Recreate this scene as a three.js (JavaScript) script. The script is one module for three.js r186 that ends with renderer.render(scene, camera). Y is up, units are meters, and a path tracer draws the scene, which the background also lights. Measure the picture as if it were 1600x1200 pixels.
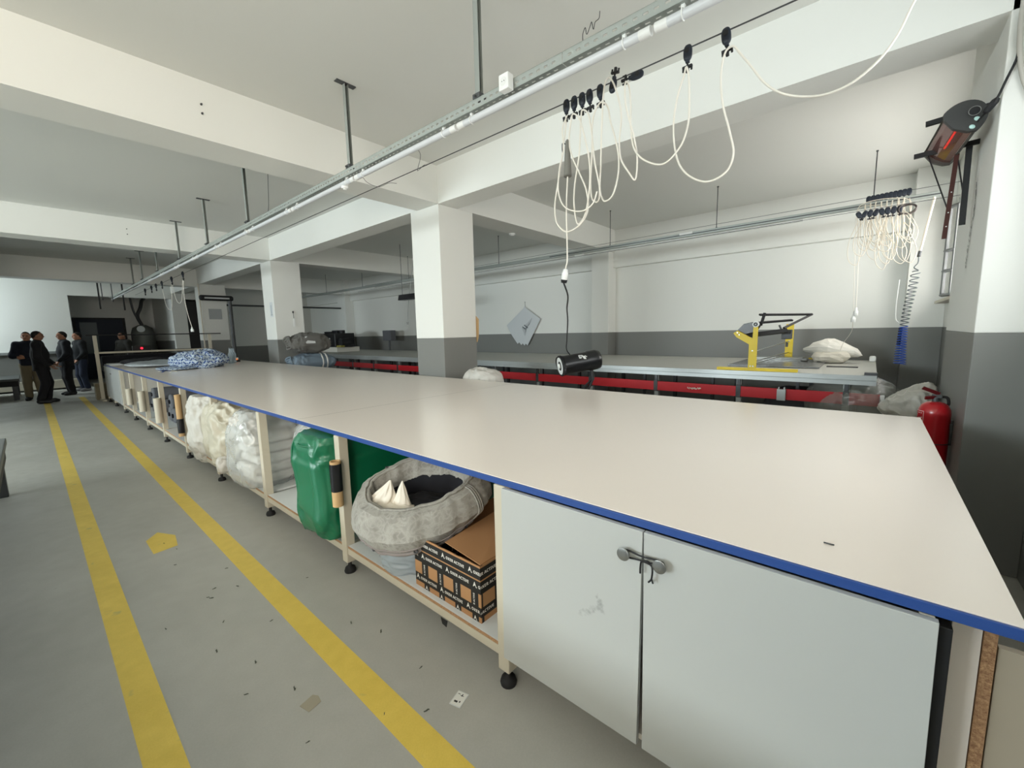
import * as THREE from 'three';
import { RoundedBoxGeometry } from 'three/addons/geometries/RoundedBoxGeometry.js';
import { mergeGeometries, mergeVertices } from 'three/addons/utils/BufferGeometryUtils.js';
import { RectAreaLightUniformsLib } from 'three/addons/lights/RectAreaLightUniformsLib.js';
import { ImprovedNoise } from 'three/addons/math/ImprovedNoise.js';
RectAreaLightUniformsLib.init();

// ---------------------------------------------------------------- camera, sky, exposure
const scene = new THREE.Scene();
const camera = new THREE.PerspectiveCamera(2 * Math.atan(600 / 648.5) * 180 / Math.PI, 4 / 3, 0.05, 200);
camera.rotation.order = 'YXZ';
camera.rotation.set(-7.231 * Math.PI / 180, 40.836 * Math.PI / 180, -1.269 * Math.PI / 180);
camera.position.set(0, 1.5, 0);
camera.updateMatrixWorld();
const renderer = new THREE.WebGLRenderer({ antialias: true });
renderer.toneMapping = THREE.LinearToneMapping;
renderer.toneMappingExposure = 1.12;
renderer.shadowMap.enabled = true;
scene.background = new THREE.Color(3.2, 3.5, 3.7);          // bright overcast sky outside the windows

// daylight entering through each window: an area of sky just outside its opening
const COOL = [0.86, 0.97, 1.0], WARM = [1.0, 0.88, 0.73];
function skyPatch(x, y, z, w, h, tx, ty, tz, color, intensity) {
  const l = new THREE.RectAreaLight(new THREE.Color(...color), intensity, w, h);
  l.position.set(x, y, z); l.lookAt(tx, ty, tz); l.name = 'window_daylight'; scene.add(l);
}
const ZF = 9.5, ZA = 2.4;                                  // wall on the aisle side (behind / left of the camera); alcove wall at the far end
skyPatch(1.02, 2.43, -6.55, 3.0, 1.3, 0, 2.43, -6.55, WARM, 3.9);
skyPatch(1.02, 2.2, -2.4, 1.8, 1.5, 0, 2.2, -2.4, WARM, 1.35);
skyPatch(1.02, 2.1, 3.3, 3.6, 1.7, 0, 2.1, 3.3, WARM, 14.5);
skyPatch(-6.2, 2.1, ZF + .3, 5.2, 1.7, -6.2, 2.1, 0, COOL, 33);
skyPatch(-18.6, 2.28, ZA + .3, 1.4, 1.15, -18.6, 2.28, 0, COOL, 30);

// ---------------------------------------------------------------- helpers
let seed = 7;
const rnd = () => { seed = (seed * 1664525 + 1013904223) >>> 0; return seed / 4294967296; };
const rr = (a, b) => a + (b - a) * rnd();
const noise = new ImprovedNoise();
const N3 = (x, y, z) => noise.noise(x, y, z);
const V = (x, y, z) => new THREE.Vector3(x, y, z);
const names = {};
function numbered(n) { names[n] = (names[n] ?? -1) + 1; return names[n] ? n + '_' + String(names[n]).padStart(3, '0') : n; }
function uvMetres(g) {                                       // box-projected uv in metres
  if (g.index) g = g.toNonIndexed();
  if (!g.attributes.normal) g.computeVertexNormals();
  const p = g.attributes.position, n = g.attributes.normal, uv = new Float32Array(p.count * 2);
  for (let i = 0; i < p.count; i += 3) {
    let ax = 0, ay = 0, az = 0;
    for (let k = 0; k < 3; k++) { ax += n.getX(i + k); ay += n.getY(i + k); az += n.getZ(i + k); }
    ax = Math.abs(ax); ay = Math.abs(ay); az = Math.abs(az);
    for (let k = 0; k < 3; k++) {
      const x = p.getX(i + k), y = p.getY(i + k), z = p.getZ(i + k);
      const [u, v] = ay >= ax && ay >= az ? [x, z] : ax >= az ? [z, y] : [x, y];
      uv[(i + k) * 2] = u; uv[(i + k) * 2 + 1] = v;
    }
  }
  g.setAttribute('uv', new THREE.BufferAttribute(uv, 2));
  return g;
}
function prep(gs, keep) {
  let list = Array.isArray(gs) ? gs : [gs];
  list = list.map((g) => {
    let h = g.index ? g.toNonIndexed() : g;
    if (!h.attributes.normal) h.computeVertexNormals();
    if (!keep) h = uvMetres(h);
    for (const k of Object.keys(h.attributes)) if (!['position', 'normal', 'uv'].includes(k)) h.deleteAttribute(k);
    return h;
  });
  return list.length > 1 ? mergeGeometries(list) : list[0];
}
function obj(name, gs, mat, parent = scene, keep = false) {
  const m = new THREE.Mesh(prep(gs, keep), mat);
  m.name = parent === scene ? numbered(name) : name;
  m.castShadow = m.receiveShadow = true;
  parent.add(m);
  return m;
}
function tag(o, label, category, group) { Object.assign(o.userData, { label, category }); if (group) o.userData.group = group; return o; }
function struct(name, gs, mat, parent = scene) { const m = obj(name, gs, mat, parent); if (parent === scene) m.userData.kind = 'structure'; return m; }
function thing(name, label, category, [x, y, z] = [0, 0, 0], turn = 0, group) {
  const o = new THREE.Group(); o.name = numbered(name); scene.add(o);
  o.position.set(x, y, z); o.rotation.y = turn;
  return tag(o, label, category, group);
}
function dup(root, [x, y, z], turn, label, group) {
  const r = root.clone(); r.name = numbered(root.name.replace(/_\d{3}$/, '')); scene.add(r);
  r.position.set(x, y, z); if (turn !== undefined) r.rotation.y = turn;
  r.userData = { ...root.userData }; if (label) r.userData.label = label; if (group) r.userData.group = group;
  return r;
}
const bx = (x0, x1, y0, y1, z0, z1) => new THREE.BoxGeometry(x1 - x0, y1 - y0, z1 - z0).translate((x0 + x1) / 2, (y0 + y1) / 2, (z0 + z1) / 2);
const rb = (x0, x1, y0, y1, z0, z1, r = .004, s = 2) => new RoundedBoxGeometry(x1 - x0, y1 - y0, z1 - z0, s, Math.min(r, (x1 - x0) / 2.01, (y1 - y0) / 2.01, (z1 - z0) / 2.01)).translate((x0 + x1) / 2, (y0 + y1) / 2, (z0 + z1) / 2);
const cyl = (r0, r1, h, x, y, z, n = 20) => new THREE.CylinderGeometry(r1, r0, h, n).translate(x, y + h / 2, z);   // r0 at the bottom
function along(g, a, b) {                                    // a geometry built along +y from 0 to its length, laid from a towards b
  const d = V(...b).sub(V(...a)).normalize(), q = new THREE.Quaternion().setFromUnitVectors(V(0, 1, 0), d);
  return g.applyQuaternion(q).translate(...a);
}
function rod(a, b, r, n = 8) { const l = V(...a).distanceTo(V(...b)); return along(new THREE.CylinderGeometry(r, r, l, n).translate(0, l / 2, 0), a, b); }
function bar(a, b, w, t, roll = 0) { const l = V(...a).distanceTo(V(...b)); return along(new THREE.BoxGeometry(w, l, t).rotateY(roll).translate(0, l / 2, 0), a, b); }
function tube(pts, r, seg, n = 7, closed = false) { return new THREE.TubeGeometry(new THREE.CatmullRomCurve3(pts.map((p) => V(...p)), closed, 'centripetal'), seg ?? pts.length * 6, r, n, closed); }
const lathe = (pts, n = 28) => new THREE.LatheGeometry(pts.map(([r, y]) => new THREE.Vector2(r, y)), n);
function prism(pts, depth, bevel = 0) {                     // outline in xy, extruded towards +z
  const s = new THREE.Shape(pts.map(([x, y]) => new THREE.Vector2(x, y)));
  return new THREE.ExtrudeGeometry(s, { depth, bevelEnabled: bevel > 0, bevelSize: bevel, bevelThickness: bevel, bevelSegments: 1, curveSegments: 8 });
}
function smooth(g) { g = g.clone(); g.deleteAttribute('normal'); if (g.attributes.uv) g.deleteAttribute('uv'); g = mergeVertices(g, 1e-5); g.computeVertexNormals(); return g; }
// parametric closed blob: superellipsoid with cloth-like creases
function blob(hx, hy, hz, o = {}) {
  const { e1 = .7, e2 = .7, amp = .03, freq = 3, crease = .6, s = 0, nu = 96, nv = 64, shape, top = 9 } = o;      // top: pressed flat under the table above it
  const g = new THREE.SphereGeometry(1, nu, nv), p = g.attributes.position;
  const pw = (v, e) => Math.sign(v) * Math.pow(Math.abs(v), e);
  for (let i = 0; i < p.count; i++) {
    const x = p.getX(i), y = p.getY(i), z = p.getZ(i), rh = Math.hypot(x, z) || 1e-6;
    const k = pw(rh, e1) / 1, ca = x / rh, sa = z / rh;
    let X = pw(ca, e2) * k * hx, Y = pw(y, e1) * hy, Z = pw(sa, e2) * k * hz;
    if (shape) [X, Y, Z] = shape(X, Y, Z);
    const a = N3(X * freq + s, Y * freq, Z * freq), b = 1 - Math.abs(N3(X * freq * 2.3, Y * freq * 1.6 + s, Z * freq * 2.3)) * 2, c = 1 - Math.abs(N3(X * freq * 5 + s, Y * freq * 4, Z * freq * 5 + 9)) * 2;
    const d = amp * (a + crease * b * .7 + crease * .16 * c), L = Math.hypot(X / hx, Y / hy, Z / hz) || 1;
    const yy = Y + Y / hy / L * d; p.setXYZ(i, X + X / hx / L * d, yy > top ? top + .004 * Math.tanh((yy - top) * 20) : yy, Z + Z / hz / L * d);
  }
  return smooth(g);
}
// loft of rings: ring(i, theta) -> [x,y,z]
function loft(nr, nt, f) {
  const pos = [], idx = [], uv = [];
  for (let i = 0; i <= nr; i++) for (let j = 0; j <= nt; j++) { pos.push(...f(i / nr, j / nt * Math.PI * 2)); uv.push(j / nt * 3, i / nr); }
  for (let i = 0; i < nr; i++) for (let j = 0; j < nt; j++) { const a = i * (nt + 1) + j, b = a + nt + 1; idx.push(a, a + 1, b, b, a + 1, b + 1); }
  const g = new THREE.BufferGeometry();
  g.setAttribute('position', new THREE.Float32BufferAttribute(pos, 3)); g.setAttribute('uv', new THREE.Float32BufferAttribute(uv, 2)); g.setIndex(idx);
  return smooth(g);
}
// surface nets over a signed distance function
function sdfMesh(f, lo, hi, c) {
  const nx = Math.ceil((hi[0] - lo[0]) / c) + 1, ny = Math.ceil((hi[1] - lo[1]) / c) + 1, nz = Math.ceil((hi[2] - lo[2]) / c) + 1;
  const D = new Float32Array(nx * ny * nz), id = (i, j, k) => (k * ny + j) * nx + i;
  for (let k = 0; k < nz; k++) for (let j = 0; j < ny; j++) for (let i = 0; i < nx; i++) D[id(i, j, k)] = f(lo[0] + i * c, lo[1] + j * c, lo[2] + k * c);
  const vi = new Int32Array(nx * ny * nz).fill(-1), pos = [], idx = [];
  const E = [[0, 1], [2, 3], [4, 5], [6, 7], [0, 2], [1, 3], [4, 6], [5, 7], [0, 4], [1, 5], [2, 6], [3, 7]], O = (n) => [n & 1, n >> 1 & 1, n >> 2];
  for (let k = 0; k < nz - 1; k++) for (let j = 0; j < ny - 1; j++) for (let i = 0; i < nx - 1; i++) {
    const v = []; let m = 0;
    for (let n = 0; n < 8; n++) { const o = O(n), d = D[id(i + o[0], j + o[1], k + o[2])]; v.push(d); if (d < 0) m |= 1 << n; }
    if (m === 0 || m === 255) continue;
    let x = 0, y = 0, z = 0, q = 0;
    for (const [a, b] of E) if ((v[a] < 0) !== (v[b] < 0)) { const t = v[a] / (v[a] - v[b]), A = O(a), B = O(b); x += A[0] + t * (B[0] - A[0]); y += A[1] + t * (B[1] - A[1]); z += A[2] + t * (B[2] - A[2]); q++; }
    vi[id(i, j, k)] = pos.length / 3; pos.push(lo[0] + (i + x / q) * c, lo[1] + (j + y / q) * c, lo[2] + (k + z / q) * c);
  }
  const quad = (a, b, d, e, flip) => { if (a < 0 || b < 0 || d < 0 || e < 0) return; flip ? idx.push(a, d, b, a, e, d) : idx.push(a, b, d, a, d, e); };
  for (let k = 1; k < nz - 1; k++) for (let j = 1; j < ny - 1; j++) for (let i = 1; i < nx - 1; i++) {
    const s = D[id(i, j, k)] < 0;
    if (s !== D[id(i + 1, j, k)] < 0) quad(vi[id(i, j - 1, k - 1)], vi[id(i, j, k - 1)], vi[id(i, j, k)], vi[id(i, j - 1, k)], !s);
    if (s !== D[id(i, j + 1, k)] < 0) quad(vi[id(i - 1, j, k - 1)], vi[id(i - 1, j, k)], vi[id(i, j, k)], vi[id(i, j, k - 1)], !s);
    if (s !== D[id(i, j, k + 1)] < 0) quad(vi[id(i - 1, j - 1, k)], vi[id(i, j - 1, k)], vi[id(i, j, k)], vi[id(i - 1, j, k)], !s);
  }
  const g = new THREE.BufferGeometry(); g.setAttribute('position', new THREE.Float32BufferAttribute(pos, 3)); g.setIndex(idx); g.computeVertexNormals();
  return g;
}

// ---------------------------------------------------------------- textures
function dataTex(n, f, srgb) {
  const d = new Uint8Array(n * n * 4);
  for (let j = 0; j < n; j++) for (let i = 0; i < n; i++) { const c = f(i / n, j / n); const o = (j * n + i) * 4; d[o] = c[0]; d[o + 1] = c[1] ?? c[0]; d[o + 2] = c[2] ?? c[0]; d[o + 3] = 255; }
  const t = new THREE.DataTexture(d, n, n); t.wrapS = t.wrapT = THREE.RepeatWrapping; t.magFilter = THREE.LinearFilter; t.minFilter = THREE.LinearMipmapLinearFilter; t.generateMipmaps = true;
  if (srgb) t.colorSpace = THREE.SRGBColorSpace; t.needsUpdate = true; return t;
}
const cl = (v) => Math.max(0, Math.min(255, v));
function tile(u, v, f, s) {                                  // tileable Perlin noise
  const a = N3(u * f, v * f, s), b = N3((u - 1) * f, v * f, s), c = N3(u * f, (v - 1) * f, s), d = N3((u - 1) * f, (v - 1) * f, s);
  return (a * (1 - u) + b * u) * (1 - v) + (c * (1 - u) + d * u) * v;
}
function rep(t, m) { const c = t.clone(); c.repeat.set(1 / m, 1 / m); c.needsUpdate = true; return c; }
const grain = dataTex(256, (u, v) => [cl(128 + 50 * tile(u, v, 24, 1) + 35 * tile(u, v, 60, 2) + 30 * (rnd() - .5))]);
const plasterBump = dataTex(512, (u, v) => [cl(128 + 46 * tile(u, v, 14, 3) + 30 * tile(u, v, 46, 4) + 24 * tile(u, v, 110, 5) + 10 * (rnd() - .5))]);
const clothBump = dataTex(256, (u, v) => [cl(128 + 60 * Math.sin(u * 400) * Math.sin(v * 400) + 40 * (rnd() - .5))]);
const floorMap = dataTex(1024, (u, v) => {
  const m = 9 * tile(u, v, 4, 11) + 6 * tile(u, v, 11, 12) + 5 * tile(u, v, 40, 13), k = 5 * (rnd() - .5);
  const spot = tile(u, v, 30, 14) > .56 && tile(u, v, 90, 15) > .2 ? -22 : 0;
  return [cl(178 + m + k + spot), cl(177 + m + k + spot), cl(170 + m + k + spot)];
}, true);
const floorRough = dataTex(512, (u, v) => [cl(118 + 40 * tile(u, v, 7, 21) + 26 * tile(u, v, 30, 22))]);
const yellowMap = dataTex(512, (u, v) => {
  const m = 10 * tile(u, v, 6, 31) + 8 * tile(u, v, 30, 32) + 6 * (rnd() - .5), w = Math.max(0, tile(u, v, 18, 33) + .4 * tile(u, v, 60, 34) - .42) * 220;
  return [cl(230 + m - w * .6), cl(201 + m - w * .35), cl(92 + m + w * .3)];
}, true);
const canvas = (w, h, draw, rot) => {
  const c = document.createElement('canvas'); c.width = w; c.height = h; const x = c.getContext('2d'); draw(x, w, h);
  const t = new THREE.CanvasTexture(c); t.colorSpace = THREE.SRGBColorSpace; t.wrapS = t.wrapT = THREE.RepeatWrapping; return t;
};

// ---------------------------------------------------------------- materials
const std = (color, roughness = .8, o = {}) => new THREE.MeshStandardMaterial({ color, roughness, ...o });
const phys = (o) => new THREE.MeshPhysicalMaterial(o);
const M = {
  wall: std('#e8e9e4', .75, { bumpMap: rep(plasterBump, .9), bumpScale: .0016 }),
  ceil: std('#dfe0db', .85, { bumpMap: rep(plasterBump, .9), bumpScale: .0012 }),
  dado: std('#7d7e7b', .5, { bumpMap: rep(plasterBump, .9), bumpScale: .0014 }),
  floor: std('#ffffff', 1, { map: rep(floorMap, 3.5), roughnessMap: rep(floorRough, 2.3) }),
  yellow: std('#ffffff', .5, { map: rep(yellowMap, 1.6) }),
  laminate: phys({ color: '#f8eee4', roughness: .25, clearcoat: .2, clearcoatRoughness: .18, bumpMap: rep(grain, .35), bumpScale: .00006 }),
  laminateEdge: std('#d9d5cb', .5),
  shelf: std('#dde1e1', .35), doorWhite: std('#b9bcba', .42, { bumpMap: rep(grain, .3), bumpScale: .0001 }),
  blue: std('#274a8e', .42), cream: std('#c4bdab', .5, { bumpMap: rep(grain, .2), bumpScale: .0003 }), chip: std('#a5805c', .9, { map: null }),
  black: std('#15161a', .55), rubber: std('#1c1c1d', .8), blackGloss: std('#1a1b1e', .3), chrome: std('#9d9e9c', .3, { metalness: .9 }),
  steel: std('#9a9f9a', .5, { metalness: .3, bumpMap: rep(grain, .15), bumpScale: .0002 }), galv: std('#a9afab', .45, { metalness: .45 }), steelDark: std('#56585a', .5, { metalness: .6 }),
  alu: std('#b4b9b9', .38, { metalness: .55 }), white: std('#eceeec', .4), offwhite: std('#e4ddcf', .55), cable: std('#e8e3d8', .5),
  navyPlastic: std('#18212f', .45), red: std('#b40f1c', .38), redRail: std('#c01a26', .5), yellowPaint: std('#e2c617', .42),
  kraft: std('#a77b52', .85, { bumpMap: rep(grain, .12), bumpScale: .0004 }), tableGrey: std('#b9b9b2', .5, { bumpMap: rep(grain, .3), bumpScale: .0001 }),
  green: phys({ color: '#076a48', roughness: .42, clearcoat: .35, clearcoatRoughness: .3 }),
  whiteFabric: std('#e6e2dc', .9, { bumpMap: rep(clothBump, .1), bumpScale: .0004 }), yellowishBag: phys({ color: '#bdb8a6', roughness: .45, clearcoat: .2, clearcoatRoughness: .35 }), wovenBag: std('#c6c4bc', .6, { bumpMap: rep(clothBump, .05), bumpScale: .0006 }),
  film: phys({ color: '#f2f5f5', roughness: .22, transmission: .72, thickness: 0, ior: 1.45, side: THREE.DoubleSide }),
  filmBlue: phys({ color: '#d8e2e8', roughness: .25, transmission: .6, thickness: 0, ior: 1.45, side: THREE.DoubleSide }),
  milky: phys({ color: '#e9e7e1', roughness: .35, transmission: .3, thickness: 0, side: THREE.DoubleSide }),
  darkFabric: std('#14151c', .95), greyFabric: std('#63656a', .95, { bumpMap: rep(clothBump, .08), bumpScale: .0006 }), greyQuilt: std('#6b6a66', .9, { bumpMap: rep(grain, .1), bumpScale: .002 }), blueQuilt: phys({ color: '#6f7f8d', roughness: .5, clearcoat: .15 }),
  glass: phys({ color: '#ffffff', roughness: 0, transmission: 1, thickness: 0, ior: 1.45 }), frame: std('#7c7f80', .5), paper: std('#d9dcdd', .8),
  wood: std('#8a6a4e', .8), navy: std('#182334', .6), hoseBlue: std('#1e4fb0', .4), hoseGrey: std('#5d6668', .45), lamp: std('#cdd0d3', .35), lampCap: std('#e3e4e2', .45),
};
M.chip.map = rep(dataTex(256, (u, v) => { const k = 36 * tile(u, v, 26, 41) + 34 * tile(u, v, 70, 42) + 26 * (rnd() - .5); return [cl(166 + k), cl(128 + k), cl(94 + k * .8)]; }, true), .25);
M.chip.color.set('#ffffff');
// grey felt of recycled fibres: pale swirling threads on grey
M.felt = std('#ffffff', .95, { map: rep(dataTex(512, (u, v) => { const a = 1 - Math.abs(tile(u, v, 9, 51)) * 5, b = 1 - Math.abs(tile(u, v, 17, 52)) * 5, c = 24 * (rnd() - .5); const k = 20 * Math.max(0, a, b) + c + 20 * tile(u, v, 5, 53); return [cl(142 + k), cl(140 + k), cl(133 + k)]; }, true), .5), bumpMap: rep(grain, .1), bumpScale: .0015 });
M.skin = std('#b98468', .6); M.skinDark = std('#8f6650', .6); M.hair = std('#17130f', .8);

// ================================================================ STRUCTURE
const CEIL = 3.6, BEAM = 3.14, XR = .74, XF = -19.5, ZB = -8.6, DADO = 1.43, RX = -23;
const floor = struct('floor', bx(RX - .3, XR + .3, -.2, 0, ZB - .3, ZF + .3), M.floor);
struct('ceiling', bx(RX - .3, XR + .3, CEIL, CEIL + .2, ZB - .3, ZF + .3), M.ceil);
function dadoOn(parent, gs) { const d = obj('painted_dado', gs, M.dado, parent); return d; }
// wall at the back of the second table, with its piers
dadoOn(struct('wall_back', bx(XF - .2, XR + .3, DADO, CEIL, ZB - .25, ZB), M.wall), bx(XF - .2, XR + .3, 0, DADO, ZB - .25, ZB));
function opening(a0, a1, b0, b1, holes, mk) {                // wall pieces around holes [a0,a1,b0,b1]; a runs along the wall, b is height
  const out = []; let a = a0;
  for (const [h0, h1, y0, y1] of holes) { if (h0 > a) out.push(mk(a, h0, b0, b1)); if (y0 > b0) out.push(mk(h0, h1, b0, Math.min(y0, b1))); if (y1 < b1) out.push(mk(h0, h1, Math.max(y1, b0), b1)); a = h1; }
  if (a < a1) out.push(mk(a, a1, b0, b1)); return out;
}
const winR = [[-8.05, -5.05, 1.78, 3.08], [-3.35, -1.45, 1.45, 2.95], [1.5, 5.1, 1.25, 2.95]], winF = [[-8.8, -3.6, 1.25, 2.95]];
{
  const mk = (a, b, c, d) => bx(XR, XR + .22, c, d, a, b);
  const low = winR.map(([a, b, y0, y1]) => [a, b, Math.min(y0, DADO), DADO]).filter((h) => h[2] < DADO);
  dadoOn(struct('wall_right', opening(ZB - .25, ZF + .25, DADO, CEIL, winR, mk), M.wall), opening(ZB - .25, ZF + .25, 0, DADO, low, mk));
  const mf = (a, b, c, d) => bx(a, b, c, d, ZF, ZF + .22);
  dadoOn(struct('wall_front', opening(XF - .2, XR, DADO, CEIL, winF, mf), M.wall), opening(XF - .2, XR, 0, DADO, winF.map(([a, b]) => [a, b, 1.25, DADO]), mf));
  dadoOn(struct('wall_added_screen', bx(-12.2, -12, DADO, CEIL, .8, ZF), M.wall), bx(-12.2, -12, 0, DADO, .8, ZF));   // unseen wall, added to screen the far end from the near windows
  const ma = (a, b, c, d) => bx(a, b, c, d, ZA, ZA + .2);
  dadoOn(struct('wall_alcove', [...opening(XF, -17, DADO, CEIL, [[-19.3, -17.9, 1.7, 2.85]], ma), bx(-17.2, -17, DADO, CEIL, ZA + .2, ZF)], M.wall), [ma(XF, -17, 0, DADO), bx(-17.2, -17, 0, DADO, ZA + .2, ZF)]);
  // far wall: wide opening into a recess, then a doorway beside the third column
  const mw = (a, b, c, d) => bx(XF - .22, XF, c, d, a, b);
  const holes = [[-4.75, -4.02, 0, 2.95], [-3.6, -1.0, 0, 2.95]];
  dadoOn(struct('wall_far', opening(ZB, ZF, 1.14, CEIL, holes, mw), M.wall), opening(ZB, ZF, 0, 1.14, holes, mw));
  const rec = struct('wall_recess', [bx(RX - .2, RX, 0, CEIL, ZB, ZF), bx(RX, XF - .22, 0, CEIL, -3.8, -3.6), bx(RX, XF - .22, 0, CEIL, -.6, -.4), bx(RX, XF - .22, 0, CEIL, -5.3, -5.1)], M.wall);
  obj('painted_dado', [bx(RX, RX + .004, 0, DADO, -3.6, -.6), bx(RX, XF - .22, 0, DADO, -3.6, -3.596)], M.dado, rec);
}
// beams: three across the room, one over the columns and one along the back wall
for (const [x0, x1, y] of [[-4.76, -4.31, BEAM], [-10.42, -9.97, BEAM], [-16.3, -15.85, BEAM - .06]]) struct('beam', bx(x0, x1, y, CEIL, ZB, ZF), M.wall);
struct('beam', bx(XF, XR, BEAM, CEIL, -3.95, -3.62), M.wall);
struct('beam', bx(XF, XR, 2.82, CEIL, ZB, ZB + .13), M.wall);
function column(x0, x1, z0, z1, top) { const c = struct('column', rb(x0, x1, DADO, top, z0, z1, .006), M.wall); dadoOn(c, rb(x0, x1, 0, DADO, z0, z1, .006)); return c; }
const dadoCol = 1.415;
const col1 = column(-4.9, -4.31, -4.23, -3.62, BEAM), col2 = column(-10.56, -9.97, -4.23, -3.62, BEAM), col3 = column(-16.25, -15.65, -4.28, -3.62, BEAM);
column(.455, XR, -4.85, -3.62, CEIL);
column(.34, XR, ZB, -8.25, CEIL);
for (const [a, b] of [[-4.75, -4.34], [-10.5, -10.0], [-16.25, -15.65]]) column(a, b, ZB, -8.25, CEIL);
// windows
function windowFrame(n, alongZ, a0, a1, y0, y1, w, divs) {
  if (n === 1) w -= .07;                                      // this one sits almost flush with the wall
  const o = new THREE.Group(); o.name = 'window_' + n; o.userData.kind = 'structure'; scene.add(o);
  const mk = (p, q, r, s, t = .05, off = 0) => alongZ ? rb(w + .08 + off, w + .08 + off + t, r, s, p, q) : rb(p, q, r, s, w + .08 + off, w + .08 + off + t);
  const f = .055; obj('window_frame', [mk(a0, a1, y0, y0 + f), mk(a0, a1, y1 - f, y1), mk(a0, a0 + f, y0 + f, y1 - f), mk(a1 - f, a1, y0 + f, y1 - f)], M.frame, o);
  for (let i = 0; i < divs; i++) {
    const p = a0 + f + (a1 - a0 - 2 * f) * i / divs, q = a0 + f + (a1 - a0 - 2 * f) * (i + 1) / divs;
    const s = obj('sash', [mk(p, q, y0 + f, y0 + f + .045, .04), mk(p, q, y1 - f - .045, y1 - f, .04), mk(p, p + .045, y0 + f, y1 - f, .04), mk(q - .045, q, y0 + f, y1 - f, .04)], M.frame, o);
    obj('pane', alongZ ? bx(w + .098, w + .104, y0 + f, y1 - f, p, q) : bx(p, q, y0 + f, y1 - f, w + .098, w + .104), M.glass, s);
  }
  obj('window_sill', alongZ ? rb(w - .05, w + .2, y0 - .035, y0, a0 - .06, a1 + .06) : rb(a0 - .06, a1 + .06, y0 - .035, y0, w - .05, w + .2), M.cream, o);
}
windowFrame(1, true, ...winR[0], XR, 3);
{ // its far leaf stands open into the room
  const o = scene.getObjectByName('window_1'), a = [.665, 0, -8.0], b = [.745, 0, -7.84], P = (k, y) => [a[0] + (b[0] - a[0]) * k, y, a[2] + (b[2] - a[2]) * k];
  const leaf = obj('open_sash', [bar(P(.1, 1.84), P(.1, 2.98), .03, .03, .46), bar(P(.9, 1.84), P(.9, 2.98), .03, .03, .46), ...[1.85, 2.16, 2.42, 2.97].map((y) => bar(P(0, y), P(1, y), .035, .03))], M.frame, o);
  obj('pane', bar(P(.5, 1.86), P(.5, 2.96), .13, .005, .46 - Math.PI / 2), M.glass, leaf);
} windowFrame(2, true, ...winR[1], XR, 3);
windowFrame(3, false, ...winF[0], ZF, 5); windowFrame(4, false, -19.3, -17.9, 1.7, 2.85, ZA, 2); windowFrame(5, true, ...winR[2], XR, 3);
// yellow walkway paint on the floor
obj('painted_stripe', bx(-19, 2, 0, .0008, -.212, -.102), M.yellow, floor);
obj('painted_stripe', bx(-16, 2, 0, .0008, -.852, -.738), M.yellow, floor);
obj('painted_arrow', prism([[-4.02, .417], [-3.727, .417], [-3.75, .557], [-3.966, .582], [-4.134, .502]], .0008).rotateX(-Math.PI / 2), M.yellow, floor);

// ================================================================ LONG CUTTING TABLE
const T = .92, LEGX = [-1.085, -2.43, -3.765, -5.12, -6.44, -7.76, -9.07, -10.4, -11.62, -13.0, -14.1];
{
  const t = thing('cutting_table', 'very long white laminate cutting table with a blue front edge and cream steel legs', 'table');
  for (const [a, b] of [[-3.0165, .262], [-7.957, -3.0235], [-14.2, -7.964]]) {
    const p = obj('tabletop_panel', rb(a, b, T - .026, T, -3.525, -1.176, .0006, 1), M.laminate, t);
    obj('edge_band', rb(a, b, T - .027, T - .002, -1.1755, -1.168, .002), M.blue, p).userData.label = 'blue plastic edge band';
  }
  for (const x of [-3.02, -7.9605]) obj('joint_strip', bx(x - .003, x + .003, T - .02, T - .0003, -3.52, -1.18), std('#4a4641', .9), t);
  for (const [i, x] of LEGX.entries()) for (const z of [-1.19, -2.33, -3.4]) {
    const l = obj('leg', rb(x - .03, x + .03, .075, T - .027, z - .03, z + .03, .005), M.cream, t);
    obj('foot', lathe([[0, 0], [.034, 0], [.036, .012], [.03, .03], [.012, .036], [.011, .08], [0, .08]], 16).translate(x, 0, z), M.rubber, l).userData.label = 'black levelling foot';
  }
  for (const z of [-1.19, -2.33, -3.4]) {
    obj('rail', rb(-14.07, -1.085, .13, .172, z - .02, z + .02, .003), M.cream, t);
    obj('upper_rail', rb(-14.07, .15, T - .067, T - .028, (z > -2 ? -1.5 : z) - .048, (z > -2 ? -1.5 : z) - .012, .003), M.cream, t);
  }
  for (let i = 0; i < LEGX.length - 1; i++) {
    const a = LEGX[i + 1] + .032, b = LEGX[i] - .032;
    const s = obj('shelf', rb(a, b, .173, .19, -3.36, -1.172, .001), M.shelf, t);
    obj('raw_edge', bx(a, b, .174, .189, -1.1718, -1.1705), M.chip, s);
    obj('cross_rail', rb(LEGX[i + 1] - .018, LEGX[i + 1] + .018, .133, .172, -3.37, -1.22, .002), M.cream, t);
    obj('cross_rail', rb(LEGX[i + 1] - .016, LEGX[i + 1] + .016, T - .066, T - .028, -3.37, -1.3, .002), M.cream, t);
  }
}
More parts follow.
